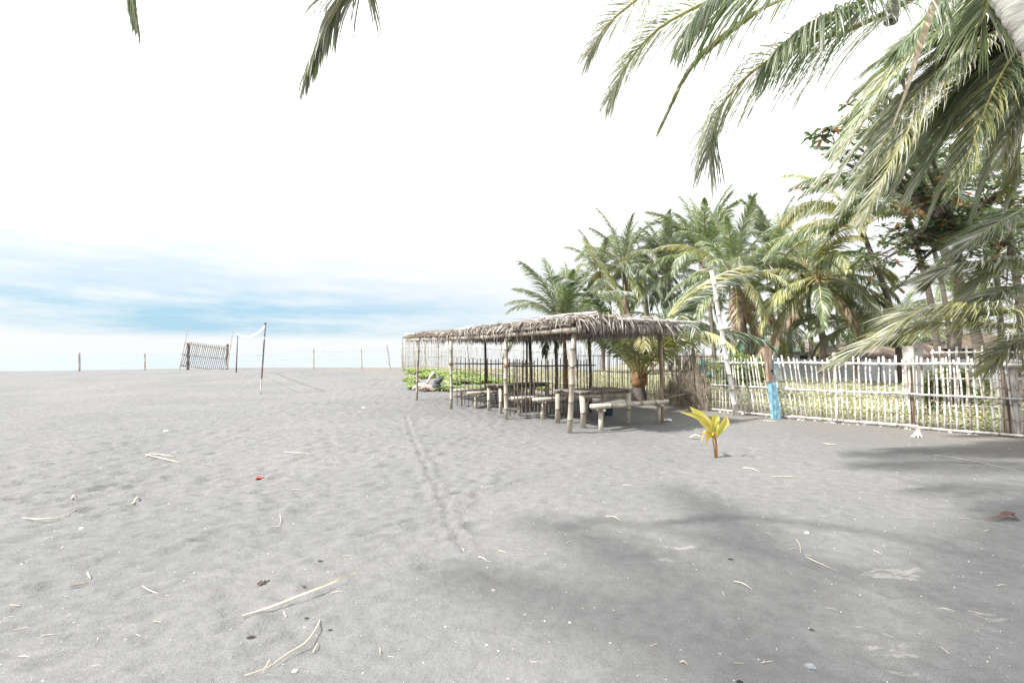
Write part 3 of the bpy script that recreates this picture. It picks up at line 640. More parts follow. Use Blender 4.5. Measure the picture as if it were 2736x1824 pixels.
# palm D: stands behind the camera on the left, hangs two frond tips into the top of the view and shades the sand
cD = Vector((-1.95, -0.4, 7.4))
Dp = near_palm((-3.4, -1.6, 0), cD, Vector((-3.0, -1.2, 3.6)), .16, 'palm overhead at the left, only the tips of two fronds hanging into the white sky')
near_frond(Dp, [cD, Vector((-1.9, 1.2, 7.4)), Vector((-1.5, 2.6, 6.2)), P(965, -130, 3.5), P(920, -20, 3.6), P(862, 90, 3.6), P(815, 200, 3.6)], 0.58, 170, GR, 90, hang=1.5, wid=.017, sidekeep=(0.25, 1), spread=.5, pale=.4)
near_frond(Dp, [cD, Vector((-2.6, 1.0, 7.2)), Vector((-2.8, 2.3, 6.2)), P(300, -260, 3.4), P(335, -80, 3.4), P(362, 60, 3.4)], .45, 80, GR, 91, hang=1.3, wid=.02, spread=.6)
for i in range(9):
    az = R(-75) + i * 2.39996; dx, dy = math.cos(az), math.sin(az)
    if dy > .35: e = R(62); dr = R(45)
    else: e = R(random.choice((50, 30, 10))); dr = R(70)
    mb = MB(); pts = [cD.copy()]
    for k in range(12):
        s = (k + .5) / 12; ee = e - dr * s ** 1.3
        pts.append(pts[-1] + Vector((dx * math.cos(ee), dy * math.cos(ee), math.sin(ee))) * (4.0 / 12))
    frond_on(mb, pts, 60, .9, random.Random(200 + i), .035, 3, .7); mb.build('frond', GR, Dp)
cE = Vector((-6.7, -0.8, 9.6))
Ep = near_palm((-8.0, -2.4, 0), cE, Vector((-7.9, -2.0, 5)), .17, 'second palm behind the viewer on the left that casts the outer shade streaks')
for i in range(11):
    az = i * 2.39996; dx, dy = math.cos(az), math.sin(az)
    e = R(random.choice((60, 35, 15))) if dy < .2 else R(60); dr = R(60)
    mb = MB(); pts = [cE.copy()]
    for k in range(12):
        s = (k + .5) / 12; ee = e - dr * s ** 1.3
        pts.append(pts[-1] + Vector((dx * math.cos(ee), dy * math.cos(ee), math.sin(ee))) * (4.6 / 12))
    frond_on(mb, pts, 60, .95, random.Random(300 + i), .045, 3, .7); mb.build('frond', GR, Ep)

# ------------------------------------------------------------------ leaf scatter helper
def leaves(name, pts, size, mats, parent=None, tilt=.8, aspect=.7, loc=(0, 0, 0), mi=None, seed=0, up=0.0):
    r = np.random.default_rng(seed); n = len(pts); pts = np.asarray(pts, float)
    a = r.uniform(0, 2 * math.pi, n); e = r.uniform(-tilt, tilt, n) + up
    d = np.stack([np.cos(a) * np.cos(e), np.sin(a) * np.cos(e), np.sin(e)], -1)
    w = np.stack([-np.sin(a), np.cos(a), r.uniform(-.6, .6, n)], -1); w /= np.linalg.norm(w, axis=1)[:, None]
    s = (size * r.uniform(.6, 1.3, n))[:, None] if not hasattr(size, 'shape') else size[:, None]
    nrm = np.cross(d, w)
    v = np.stack([pts, pts + d * s * .5 + w * s * aspect * .5 + nrm * s * .08, pts + d * s, pts + d * s * .5 - w * s * aspect * .5 + nrm * s * .08], 1).reshape(-1, 3)
    f = np.arange(n * 4).reshape(n, 4)
    return np_mesh(name, v, f, mats, loc=loc, parent=parent, mi=mi)
def pick(n, w, seed=1):
    return np.random.default_rng(seed).choice(len(w), n, p=np.array(w) / sum(w))

# ------------------------------------------------------------------ fences
def seq(poly):
    poly = [Vector(p) for p in poly]; d = [0]
    for a, b in zip(poly, poly[1:]): d.append(d[-1] + (b - a).length)
    def at(s):
        for i in range(len(poly) - 1):
            if s <= d[i + 1] or i == len(poly) - 2:
                return poly[i].lerp(poly[i + 1], (s - d[i]) / (d[i + 1] - d[i]))
    return at, d[-1]
# white bamboo fence
W0 = [G(2770, 1186), G(2600, 1160), G(2420, 1145), G(2240, 1131), G(2080, 1116), G(1968, 1104), G(1900, 1097)]
W0[0] = W0[1] + (W0[1] - W0[2]).normalized() * 1.7
W0 = [Vector((p.x, p.y, 0)) for p in W0]
at, LW = seq(W0)
wf = empty('bamboo_fence', W0[0], 'bleached white bamboo picket fence running from the right edge to the leaning pole', 'fence')
rndf = random.Random(5)
def lean_at(s): return -.14 * max(0, 1 - s / 2.4) - .16 * math.exp(-((s - (LW - 1.9)) / 1.0) ** 2)
dirW = (W0[3] - W0[1]).normalized(); nrmW = Vector((dirW.y, -dirW.x, 0))
if nrmW.y > 0: nrmW = -nrmW
s = 0.05
while s < LW - .05:
    b = at(s); w = rndf.uniform(.015, .023); h = rndf.uniform(1.44, 1.56)
    top = b + Vector((0, 0, h)) + dirW * (-lean_at(s) * h + rndf.uniform(-.03, .03))
    mb = MB(); mb.bamboo(b + Vector((0, 0, .03)), top, w, .28, 7); mb.build('picket', BAMW if rndf.random() < .9 else BAM, wf, smooth=True)
    s += rndf.uniform(.088, .118)
for z, r in ((.07, .028), (.74, .026), (1.38, .030)):
    s = 0; k = 0
    while s < LW - .2:
        e = min(LW, s + rndf.uniform(2.2, 3.0))
        a, b = at(s), at(e); dz = -.02 if s > LW - 3.5 else 0
        mb = MB(); mb.bamboo(a + nrmW * (.05 + .012 * k) + Vector((0, 0, z + rndf.uniform(-.015, .015))), b + nrmW * (.05 + .012 * k) + Vector((0, 0, z + dz + rndf.uniform(-.02, .02))), r, .3, 8, sag=.01)
        mb.build('rail', BAMW, wf, smooth=True); s = e - .15; k = 1 - k
for px, h, w, m_ in ((2690, 1.50, .10, 'wood_br'), (2435, 1.40, .10, 'wood_br'), (2235, 1.62, .075, 'drift'), (2715, 1.45, .13, 'drift')):
    best = min((abs(CX + at(q * LW / 400).x / at(q * LW / 400).y * FPX - px), q) for q in range(400))[1]
    b = at(best * LW / 400) - nrmW * .08
    mb = MB(); mb.tube([b + Vector((0, 0, -.1)), b + Vector((-.03, 0, h * .5)), b + Vector((-.06, 0, h))], [w * .55, w * .52, w * .5], 7)
    mb.build('post', K[m_], wf)
# coral rubble and roots at its foot
for i in range(64):
    s = rndf.uniform(0, LW); b = at(s) + nrmW * rndf.uniform(.02, .16); mb = MB(); r = rndf.uniform(.02, .045)
    pts = [b + Vector((0, 0, r * z)) for z in (-.6, -.1, .5, .8)]
    mb.tube(pts, [r * .8, r * 1.2, r * .8, r * .2], 6)
    o = mb.build('coral_lump', K['coral'], None); o.rotation_euler = (rndf.uniform(-.3, .3), rndf.uniform(-.3, .3), rndf.uniform(0, 6))
    tag(o, 'small pale coral lump among the rubble along the foot of the white fence', 'stone', 'coral rubble along the fence foot')
# second white fence inside the yard
a, b = P(2500, 1110, 12.6), P(2850, 1130, 11.0); a.z = b.z = 0
a, b = Vector((10.9, 12.4, 0)), Vector((15.2, 11.6, 0))
f2 = empty('bamboo_fence', a, 'shorter white bamboo fence standing inside the yard behind the right end of the long fence', 'fence')
for i in range(25):
    p = a.lerp(b, i / 24); mb = MB(); mb.bamboo(p, p + Vector((rndf.uniform(-.04, .04), 0, rndf.uniform(1.68, 1.85))), .024, .3, 7); mb.build('picket', BAMW, f2, smooth=True)
for z in (.25, .95, 1.62):
    mb = MB(); mb.bamboo(a + Vector((-.1, -.05, z)), b + Vector((.1, -.05, z + .02)), .026, .3, 7); mb.build('rail', BAMW, f2, smooth=True)

# old blue painted timber post
g = G(2074, 1119)
tp = P(2051, 930, g.y)
bp_ = empty('timber_post', g, 'old leaning timber post, bare brown above and peeling blue paint below, beside white pickets', 'post')
def plank_path(mb, cs, ws, ts, mi, rnd):
    vs = []; n = len(cs)
    for c, w, t_ in zip(cs, ws, ts):
        for sx, sy in ((-1, -1), (1, -1), (1, 1), (-1, 1)):
            vs.append(c + Vector((sx * w / 2 + rnd.uniform(-.006, .006), sy * t_ / 2, rnd.uniform(-.004, .004))))
    fs = []
    for i in range(n - 1):
        for k in range(4):
            k2 = (k + 1) % 4; fs.append((i * 4 + k, i * 4 + k2, i * 4 + 4 + k2, i * 4 + 4 + k))
    fs += [(3, 2, 1, 0), tuple((n - 1) * 4 + k for k in range(4))]
    mb.add(vs, fs, mi)
rn = random.Random(9)
def lerp(a, b, t): return a + (b - a) * t
mb = MB(); cs = [g.lerp(tp, t) + Vector((0, 0, -.05 if t == 0 else 0)) for t in np.linspace(0, .52, 9)]
plank_path(mb, cs, [.20, .17, .18, .155, .165, .14, .15, .135, .13], [.14] * 9, 0, rn); mb.build('painted_foot', K['blue_pt'], bp_)
mb = MB(); cs = [g.lerp(tp, t) + Vector((-.03, 0, 0)) for t in np.linspace(.523, 1, 8)]
plank_path(mb, cs, [.14, .13, .14, .12, .13, .15, .16, .15], [.13] * 8, 0, rn); bare = mb.build('bare_top', K['wood_br'], bp_)
mb = MB(); cs = [g.lerp(tp, t) + Vector((.07, .01, 0)) for t in np.linspace(.523, .84, 6)]
plank_path(mb, cs, [.05, .06, .05, .055, .045, .03], [.12] * 6, 0, rn); mb.build('blue_edge_strip', K['blue_pt'], bp_)
q = g.lerp(tp, .68) + Vector((-.0, -.075, 0))
mb = MB(); mb.tube([q, q + Vector((0, -.012, 0))], [.035, .03], 10); mb.build('knot_hole', K['darkv'], bare)
# leaning bamboo pole
g = G(1968, 1110); top = P(1901, 722, g.y - .1)
bp2 = empty('bamboo_pole', g, 'tall pale bamboo pole leaning left of the blue post, with frayed stubs at its tip', 'pole')
mb = MB(); mb.bamboo(g + Vector((0, 0, -.1)), top, .064, .36, 12, taper=.7, wob=.015); pole_ = mb.build('pole', BAMW, bp2, smooth=True)
for k in range(9):
    mb = MB(); d = Vector((rn.uniform(-.5, .1), rn.uniform(-.3, .3), rn.uniform(.1, .5))).normalized() * rn.uniform(.15, .4)
    mb.tube([top, top + d * .6, top + d + Vector((0, 0, -.05))], [.012, .009, .004], 5); mb.build('frayed_twig', K['reed'], pole_)
# reed A-frame panel
ap = P(1857, 930, 14.4); lf = G(1776, 1072); rt = P(1914, 1030, 13.6); rf = G(1890, 1098)
rp = empty('brushwood_gate', lf, 'brown brushwood gate of upright reeds under a slanting pole, teal rag tied on it', 'gate')
for a_, b_ in ((lf, ap), (ap, rt), (P(1790, 1062, 14.9), P(1905, 1036, 13.6)), (P(1818, 990, 14.6), P(1885, 978, 14.0))):
    mb = MB(); mb.bamboo(a_, b_, .028, .3, 7); mb.build('frame_pole', [K['reed'], K['bam_node']], rp, smooth=True)
mb = MB()
def reedstick(mb, b, t, r):
    mb.tube([b, b.lerp(t, .5) + Vector((rn.uniform(-.02, .02), rn.uniform(-.02, .02), 0)), t], [r, r * .9, r * .6], 5)
for i in range(380):
    u = rn.random(); b = lf.lerp(rf, u) + Vector((rn.uniform(-.03, .03), rn.uniform(-.12, .12), 0)); b.z = 0
    hmax = min(.35 + u * 3.4, 2.25 - max(0, u - .62) * 2.6, 1.95)
    h = max(.3, hmax * rn.uniform(.45, 1.0)) if rn.random() < .68 else rn.uniform(.3, .95)
    tt = b + Vector((rn.uniform(-.14, .14), rn.uniform(-.06, .06), h))
    reedstick(mb, b, tt, rn.uniform(.005, .011))
for i in range(120):
    u = rn.random() ** .9; b = lf.lerp(rf, u); z = rn.uniform(.02, .8)
    c = b + Vector((0, rn.uniform(-.1, .1), z)); d = Vector((rn.uniform(-.25, .25), rn.uniform(-.1, .1), rn.uniform(-.18, .18)))
    reedstick(mb, c - d, c + d, rn.uniform(.004, .008))
mb.build('brushwood', K['reed'], rp)['kind'] = 'stuff'
rag = MB(); crv = catmull([P(1880, 962, 13.9), P(1881, 985, 13.85), P(1888, 997, 13.8), P(1903, 998, 13.75)], 14)
for off in (0, .03, -.03): rag.ribbon([c + Vector((off, off, rn.uniform(-.03, .03))) for c in crv], [.05 + .03 * math.sin(i * 1.1 + off * 50) for i in range(15)], Vector((.7, .2, .6)), 0, .3)
o = rag.build('cloth_rag', K['teal'], None); tag(o, 'teal rag knotted on the slanting pole of the brushwood gate', 'rag')

# tall reed side fence running back towards the sea
SF = [(5.9, 13.75), (5.0, 15.2), (3.7, 17.9), (0.3, 23), (-3.8, 28.5), (-7.9, 34.2)]
SF = [Vector((x, y, 0)) for x, y in SF]; at2, LS = seq(SF)
sf = empty('reed_fence', SF[0], 'tall thin reed fence running behind the shelter away to the sea', 'fence')
s = .1; cnt = 0; bulk = MB()
while s < LS:
    p = at2(s); p.z = gz(p.x, p.y); h = rndf.uniform(1.5, 1.85) if s < 9 else rndf.uniform(1.25, 1.6)
    mb = MB() if cnt < 96 else bulk
    tt = p + Vector((rndf.uniform(-.05, .05), 0, h))
    mb.tube([p, p.lerp(tt, .5) + Vector((rndf.uniform(-.015, .015), 0, 0)), tt], [.014, .012, .008], 5)
    if cnt < 96: mb.build('reed', K['reed'], sf)
    cnt += 1; s += rndf.uniform(.065, .095) if s < 10 else rndf.uniform(.09, .14)
o = bulk.build('reed', K['reed'], sf); o['kind'] = 'stuff'
for z, r in ((.28, .02), (.92, .022), (1.5, .02)):
    s = 0
    while s < LS - .3:
        e = min(LS, s + 2.4); a, b = at2(s), at2(e)
        a = a + Vector((-.03, -.03, gz(a.x, a.y) + z)); b = b + Vector((-.03, -.03, gz(b.x, b.y) + z + rndf.uniform(-.05, .05)))
        mb = MB(); mb.bamboo(a, b, r, .4, 6); mb.build('rail', [K['reed'], K['bam_node']], sf); s = e - .1
s = 3
while s < LS + .1:
    p = at2(min(s, LS)); p.z = gz(p.x, p.y); h = rndf.uniform(1.9, 2.5)
    mb = MB(); mb.tube([p, p + Vector((rndf.uniform(-.22, .1), 0, h))], [.035, .022], 6); mb.build('stake', K['bam_dark'] if s < 12 else K['reed'], sf); s += rndf.uniform(1.5, 2.1)

# wire fence on the beach crest
wfence = empty('wire_fence', (-20, 34, gz(-20, 34)), 'low wire fence on thin wooden posts along the crest of the beach', 'fence')
tops = []
for px, ytop, ybot, lean, w in ((-40, 940, 995, 0, .055), (212, 942, 991, 0, .065), (387, 944, 989, 0, .05), (838, 931, 987, 0, .045), (967, 932, 986, -2, .045), (1043, 922, 984, -9, .045), (1080, 928, 980, -5, .035), (1110, 935, 976, -2, .03)):
    Y = 33.5 if px < 1070 else 32.0
    b = P(px, ybot, Y); b.z = gz(b.x, Y) - .1; t_ = P(px + lean, ytop, Y)
    mb = MB(); mb.tube([b, b.lerp(t_, .5) + Vector((.01, 0, 0)), t_], [w, w * .95, w * .9], 7); mb.build('post', K['reed'] if w < .055 else K['bam'], wfence)
    tops.append((b, t_))
for fr in (.92, .55):
    for (b0, t0), (b1, t1) in zip(tops, tops[1:]):
        a, b = b0.lerp(t0, fr), b1.lerp(t1, fr); n = 8
        pts = [a.lerp(b, i / n) - Vector((0, .03, .10 * 4 * (i / n) * (1 - i / n))) for i in range(n + 1)]
        mb = MB(); mb.tube(pts, .011, 4); mb.build('wire', K['wire'], wfence)

# leaning bamboo gate
Yg = 32.5
gt = empty('bamboo_gate', (P(555, 985, Yg).x, Yg, gz(P(555, 985, Yg).x, Yg)), 'leaning bamboo gate of slanting bars between two posts on the beach crest', 'gate')
for (x0, y0, x1, y1, r, k) in ((502, 990, 504, 918, .09, 'bam_dark'), (606, 988, 608, 919, .09, 'bam_dark')):
    mb = MB(); mb.tube([P(x0, y0, Yg), P(x1, y1, Yg)], [r, r * .85], 8); mb.build('post', K[k], gt)
for (x0, y0, x1, y1) in ((478, 991, 504, 869), (606, 984, 623, 878)):
    mb = MB(); mb.tube([P(x0, y0, Yg - .15), P(x1, y1, Yg - .15)], [.045, .02], 6); mb.build('slanting_pole', K['drift'], gt)
for (x0, y0, x1, y1) in ((496, 917, 609, 932), (488, 947, 608, 958), (482, 976, 600, 989)):
    mb = MB(); mb.tube([P(x0, y0, Yg - .08), P((x0 + x1) / 2, (y0 + y1) / 2 + 1, Yg - .08), P(x1, y1, Yg - .08)], .028, 6); mb.build('rail', K['bam_dark'], gt)
for i in range(22):
    u = i / 21
    mb = MB(); mb.tube([P(484 + 112 * u, 980 + 9 * u, Yg - .03), P(503 + 105 * u + rn.uniform(-1, 1), 913 + 12 * u + rn.uniform(-2, 1), Yg - .03)], .021, 5); mb.build('bar', K['bam_dark'], gt)

# volleyball net
g = G(696, 1052); tp = P(709, 865, g.y); fb = Vector((P(631, 993, 27.5).x, 27.5, 0)); fb.z = gz(fb.x, fb.y); ft = P(635, 893, 27.5)
vn = empty('volleyball_net', g, 'rolled white volleyball net tape slung between two striped poles on the sand', 'volleyball net')
def striped(a, b, bands, r):
    p = MB(); n = len(bands)
    path = []; mis = []
    for f0, f1, m_ in bands:
        path += [a.lerp(b, f0 + .001), a.lerp(b, f1)]; mis += [m_, m_]
    p.tube(path, r, 10, 0, True, mis); return p
mats = [K['gmet'], K['rust'], K['wht']]
q = striped(g + Vector((0, 0, -.05)), tp, [(0, .03, 0), (.03, .23, 2), (.23, .52, 1), (.52, .78, 0), (.78, .82, 2), (.82, 1, 0)], .03); q.tube([tp, tp + Vector((.0, 0, .05))], .045, 8); q.build('pole', mats, vn, smooth=True)
q = striped(fb + Vector((0, 0, -.05)), ft, [(0, .5, 1), (.5, 1, 0)], .032); q.build('pole', mats, vn, smooth=True)
crv = catmull([P(708, 871, g.y), P(690, 888, 21), P(665, 898, 24), P(645, 896.5, 26.3), P(633, 891, 27.5)], 16)
mb = MB(); mb.ribbon(crv, [.075] * 17, Vector((0, 0, 1)), 0, .15); mb.build('net_tape', K['tape'], vn)
mb = MB(); mb.tube(catmull([P(703, 947, g.y), P(680, 951, 21.5), P(655, 949, 25), P(634, 944, 27.5)], 12), .012, 4); mb.build('bottom_cord', K['net'], vn)

# ------------------------------------------------------------------ thatched shelter
pA, pB, pC, pD, pE = G(1113, 1069), G(1205, 1091), G(1352, 1121), G(1522, 1157), G(1767, 1129)
UL = (pA - pD).normalized(); UL.z = 0
VS = (pE - pD); VS.z = 0; wS = VS.length; VS.normalize()
LL = (pA - pD).length
print('shelter', LL, wS, UL.dot(VS), 'axes', UL, VS)
sh = empty('beach_shelter', pD, 'open bamboo shelter with a ragged palm thatch roof', 'shelter')
def S(a, b, z): return pD + UL * a + VS * b + Vector((0, 0, z))
H = 2.03
for i, p in enumerate((pA, pB, pC, pD)):
    mb = MB(); r = (.040, .044, .050, .056)[i]
    lean = (.06, 0, 0.0, .09)[i]
    mb.bamboo(p + Vector((0, 0, -.1)), p + Vector((lean, 0, H)), r, .34, 12, taper=.86); mb.build('post', BAM, sh, smooth=True)
sB, sC = (pB - pD).length, (pC - pD).length
for a, b, r in ((0, wS, .055), (sC, wS * .98, .05), (sB, wS, .06), (LL, wS * .99, .05), (sB * .72, wS * .96, .055), (sB - 0.35, wS * .85, .035)):
    mb = MB(); p = S(a, b, 0); p.z = gz(p.x, p.y)
    mb.tube([p + Vector((0, 0, -.1)), p + Vector((.02, 0, 1)), p + Vector((rn.uniform(-.03, .03), 0, H))], [r, r * .92, r * .85], 9)
    mb.build('post', K['wood_br'] if a == 0 else K['bam_dark'], sh, smooth=True)
# beams
zsag = lambda a: .0 - .05 * math.sin(math.pi * min(1, max(0, a / LL)))
for b, r in ((-.03, .055), (wS + .05, .05)):
    for a0, a1 in ((-.25, LL * .36), (LL * .34, LL * .72), (LL * .70, LL + .75)):
        mb = MB(); mb.bamboo(S(a0, b, H + .04 + zsag(a0)), S(a1, b, H + .05 + zsag(a1)), r, .36, 10, taper=.92); mb.build('beam', BAM, sh, smooth=True)
a = -.12
while a < LL + .6:
    mb = MB(); mb.bamboo(S(a, -.3, H + .12 + zsag(a)), S(a + rn.uniform(-.1, .1), wS + .35, H + .12 + zsag(a)), .026, .36, 7); mb.build('rafter', BAMD, sh, smooth=True); a += .62
for a0, b0, a1, b1, z in ((-.38, wS * .35, -.30, wS + 1.0, .27), (-.30, wS * .6, -.26, wS + .82, .17), (.9, -.05, -.5, .28, .34), (1.5, .25, -.35, .45, .32), (3.6, .1, 5.6, .2, .25), (LL - 1.4, .2, LL + .95, -.1, .22), (LL - 1.0, 1.0, LL + .85, .6, .20)):
    mb = MB(); mb.bamboo(S(a0, b0, H + z), S(a1, b1, H + z + .03), .034, .36, 8); mb.build('roof_pole', BAMW, sh, smooth=True)
for p, zz_ in ((pA, H), (pB, H), (pC, H), (pD, H), (pC, 1.30), (pB, 1.30)):
    mb = MB()
    for k in range(4):
        c0 = p + Vector((.03 if p is pA else .0, 0, zz_ - .03 + k * .016)); n = 12
        mb.tube([c0 + Vector((math.cos(q * 6.2832 / n) * .06, math.sin(q * 6.2832 / n) * .06, .006 * math.sin(q + k))) for q in range(n + 1)], .008, 5)
    mb.build('lashing', K['fibre'], sh)
# thatch core (lumpy sheet) and leaf strips
na, nb = 60, 18; vs = []; 
def core_z(a, b):
    f = noise.noise(Vector((a * 1.1, b * 1.3, 2.2)))
    return H + .17 + zsag(a) + .05 * f + .05 * math.sin(math.pi * min(1, max(0, b / wS))) * 1
for lay in (0, 1):
    for i in range(na + 1):
        for j in range(nb + 1):
            a = -.33 + (LL + .95) * i / na; b = -.12 + (wS + .24) * j / nb
            a += .07 * noise.noise(Vector((b * 4, a, 1))); b += .06 * noise.noise(Vector((a * 4, b, 5)))
            z = core_z(a, b) - (.03 if lay == 0 else -.03)
            vs.append(S(a, b, z))
mb = MB(); W_ = nb + 1; O = (na + 1) * W_; fs = []
for i in range(na):
    for j in range(nb):
        p = i * W_ + j; fs.append((p, p + 1, p + W_ + 1, p + W_)); fs.append((O + p, O + p + W_, O + p + W_ + 1, O + p + 1))
for i in range(na):
    for j in (0, nb):
        p = i * W_ + j; q = (p, p + W_, O + p + W_, O + p); fs.append(q if j == 0 else q[::-1])
for j in range(nb):
    for i in (0, na):
        p = i * W_ + j; q = (p + 1, p, O + p, O + p + 1); fs.append(q if i == 0 else q[::-1])
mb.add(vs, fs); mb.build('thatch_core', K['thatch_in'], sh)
mb = MB(); rt_ = random.Random(21)
def strip(a, b, da, db, L, w, droop, lift):
    p = S(a, b, core_z(a, b) + lift); d = (UL * da + VS * db).normalized(); d = (d + Vector((0, 0, rt_.uniform(.02, .25)))).normalized()
    pts = [p]; n = 5
    for k in range(n):
        la = (pts[-1] - pD).dot(UL); lb = (pts[-1] - pD).dot(VS)
        outside = la < -.28 or la > LL + .55 or lb < -.10 or lb > wS + .10
        d = (d + Vector((0, 0, -1)) * (droop * (1.6 if outside else .18))).normalized()
        pts.append(pts[-1] + d * (L / n))
        if not outside and pts[-1].z < H + .2: pts[-1].z = H + .2 + rt_.uniform(0, .05)
    mb.ribbon(pts, [w * .7, w, w, w * .8, w * .6, w * .1], d.cross(Vector((0, 0, 1))) + Vector((0, 0, rt_.uniform(-.6, .6))), 0, .2)
for i in range(5200):
    a = rt_.uniform(-.3, LL + .6); b = rt_.uniform(-.10, wS + .12)
    da, db = (rt_.gauss(-.25, .8), rt_.gauss(-.5, .7))
    if b > wS * .6: db = abs(db)
    if a > LL * .85 and rt_.random() < .6: da = abs(da)
    if abs(da) + abs(db) < .05: da = .1
    if b < .25 and db < 0: db *= .3; da += rt_.choice((-.5, .5))
    strip(a, b, da, db, rt_.uniform(.30, .7), rt_.uniform(.018, .035), rt_.uniform(.15, .45), rt_.uniform(.0, .10) + (.05 if a < LL * .55 else 0))
# hanging fringe along the four edges
for i in range(1900):
    e = rt_.random()
    k = rt_.random() ** .5
    if e < .30: a, b, da, db = rt_.uniform(-.3, LL * (.45 + .6 * rt_.random())), rt_.uniform(-.12, -.02), rt_.gauss(0, .7), -.35
    elif e < .60: a, b, da, db = rt_.uniform(-.3, LL + .5), wS + .12, rt_.gauss(0, .4), .6
    elif e < .92: a, b, da, db = rt_.uniform(-.38, -.26), rt_.uniform(-.1, wS + .12), -.6, rt_.gauss(0, .35)
    else: a, b, da, db = LL + .6, rt_.uniform(-.1, wS + .12), .6, rt_.gauss(0, .3)
    front = e < .30
    L = rt_.uniform(.08, .22) if front else (rt_.uniform(.06, .24) if e > .6 else rt_.uniform(.14, .34))
    if front and a > LL * .6: L *= .6
    strip(a, b, da, db, L, rt_.uniform(.014, .028), rt_.uniform(.5, 1.2), rt_.uniform(.03, .08) if front else rt_.uniform(-.06, .05))
# strands sagging below the roof, seen between the posts
for i in range(1300):
    a = rt_.uniform(-.1, LL + .4); b = rt_.choice((rt_.uniform(wS * .8, wS + .2), rt_.uniform(0, wS)))
    p = S(a, b, H + .10 + zsag(a)); pts = [p]; d = Vector((rt_.uniform(-.6, .6), rt_.uniform(-.6, .6), -.5)).normalized(); L = rt_.uniform(.08, .26)
    for k in range(3): d = (d + Vector((0, 0, -.5))).normalized(); pts.append(pts[-1] + d * L / 3)
    mb.ribbon(pts, [.02, .022, .015, .003], Vector((rt_.uniform(-1, 1), rt_.uniform(-1, 1), .1)), 0, 0)
mb.build('thatch', K['thatch'], sh)
# picket partitions
for sp_, n_ in ((sB, 20), (sC, 22)):
    ln = wS
    for z, r, sg in ((1.30, .02, 0), (.35, .016, .0)):
        mb = MB(); mb.bamboo(S(sp_ - .04, 0, z), S(sp_ - .04, ln + (.1 if z > 1 else 0), z - .02), r, .34, 7, sag=.01); mb.build('partition_rail', BAMD, sh, smooth=True)
    for i in range(n_):
        b = .10 + (ln - .12) * (i + rn.uniform(-.12, .12)) / n_
        p = S(sp_, b, 0); z0 = gz(p.x, p.y)
        mb = MB(); mb.tube([p + Vector((0, 0, z0 + rn.uniform(.04, .1))), p + Vector((rn.uniform(-.02, .02), 0, 1.44 + rn.uniform(-.03, .05)))], .0145, 6); mb.build('partition_picket', K['bam_dark'], sh)

# tables and benches
rotV = math.atan2(VS.y, VS.x)
def table(c, L, W, h, label, r=.055, matl='plank', legs_in=.08):
    c = Vector(c); c.z = gz(c.x, c.y); t = empty('bamboo_table', c, label, 'table', 'bamboo tables in the shelter')
    top = MB(); n = 7
    for i in range(n):
        off = (i - (n - 1) / 2) * W / n; e = rn.uniform(-.03, .03)
        a = c + VS * (-L / 2 + e) + UL * off + Vector((0, 0, h + rn.uniform(-.004, .004))); b = c + VS * (L / 2 + e) + UL * off + Vector((0, 0, h + rn.uniform(-.012, .012)))
        m = (a + b) / 2; top.box((m.x, m.y, m.z), ((b - a).length, W / n * .93, .026), rotV)
    top.build('tabletop', K[matl], t)
    for sx in (-1, 1):
        mb = MB(); p = c + VS * sx * (L / 2 - .1); mb.bamboo(p - UL * W * .47 + Vector((0, 0, h - .045)), p + UL * W * .47 + Vector((0, 0, h - .045)), .03, .3, 8); mb.build('crossbar', BAMD, t, smooth=True)
    for sy in (-1, 1):
        mb = MB(); mb.bamboo(c - VS * L * .49 + UL * sy * W * .42 + Vector((0, 0, h - .05)), c + VS * L * .49 + UL * sy * W * .42 + Vector((0, 0, h - .05)), .028, .3, 8); mb.build('side_bar', BAMD, t, smooth=True)
    for sx in (-1, 1):
        for sy in (-1, 1):
            p = c + VS * sx * (L / 2 - legs_in) + UL * sy * (W / 2 - .05)
            mb = MB(); mb.bamboo(p + Vector((rn.uniform(-.02, .02), 0, -.08)), p + Vector((0, 0, h - .075)), r * rn.uniform(.92, 1.06), .3, 11, taper=.95); mb.build('leg', BAM, t, smooth=True)
    return t
def bench(c, L, W, h, label, r=.052, logs=2, lr=.05):
    c = Vector(c); c.z = gz(c.x, c.y); t = empty('bamboo_bench', c, label, 'bench', 'bamboo benches in the shelter')
    mb = MB()
    for i in range(logs):
        off = (i - (logs - 1) / 2) * W / max(1, logs)
        mb.bamboo(c - VS * L / 2 + UL * off + Vector((0, 0, h)), c + VS * L / 2 + UL * off + Vector((0, 0, h + rn.uniform(-.01, .01))), lr, .38, 10)
    mb.build('seat', BAM, t, smooth=True)
    for sx in (-1, 1):
        mb = MB(); p = c + VS * sx * (L / 2 - .24); mb.bamboo(p - UL * W * .55 + Vector((0, 0, h - lr - .03)), p + UL * W * .55 + Vector((0, 0, h - lr - .03)), .03, .3, 8); mb.build('crossbar', BAM, t, smooth=True)
        for sy in (0,):
            q = p + UL * sy * W * .36
            mb = MB(); mb.bamboo(q + Vector((0, 0, -.08)), q + Vector((0, 0, h - lr - .06)), r, .28, 10, taper=.96); mb.build('leg', BAM, t, smooth=True)
    return t
l1, l2, l3 = G(1481, 1128), G(1561, 1139), G(1690, 1130)
Lt = (l3 - l2).dot(VS); Wt = (l1 - l2).dot(UL); print('table', Lt, Wt)
table((l1 + l3) / 2, max(1.55, Lt + .16), max(.7, Wt + .1), .76, 'larger bamboo table nearest the viewer, standing in the front bay of the shelter', r=.06)
b1, b2 = G(1607, 1147), G(1764, 1130)
bench((b1 + b2) / 2 + UL * .02, (b2 - b1).length + .50, .20, .49, 'thick log bench at the front right end of the shelter beside the nearest table', r=.05, logs=2, lr=.055)
b1, b2 = G(1446, 1118), G(1583, 1112)
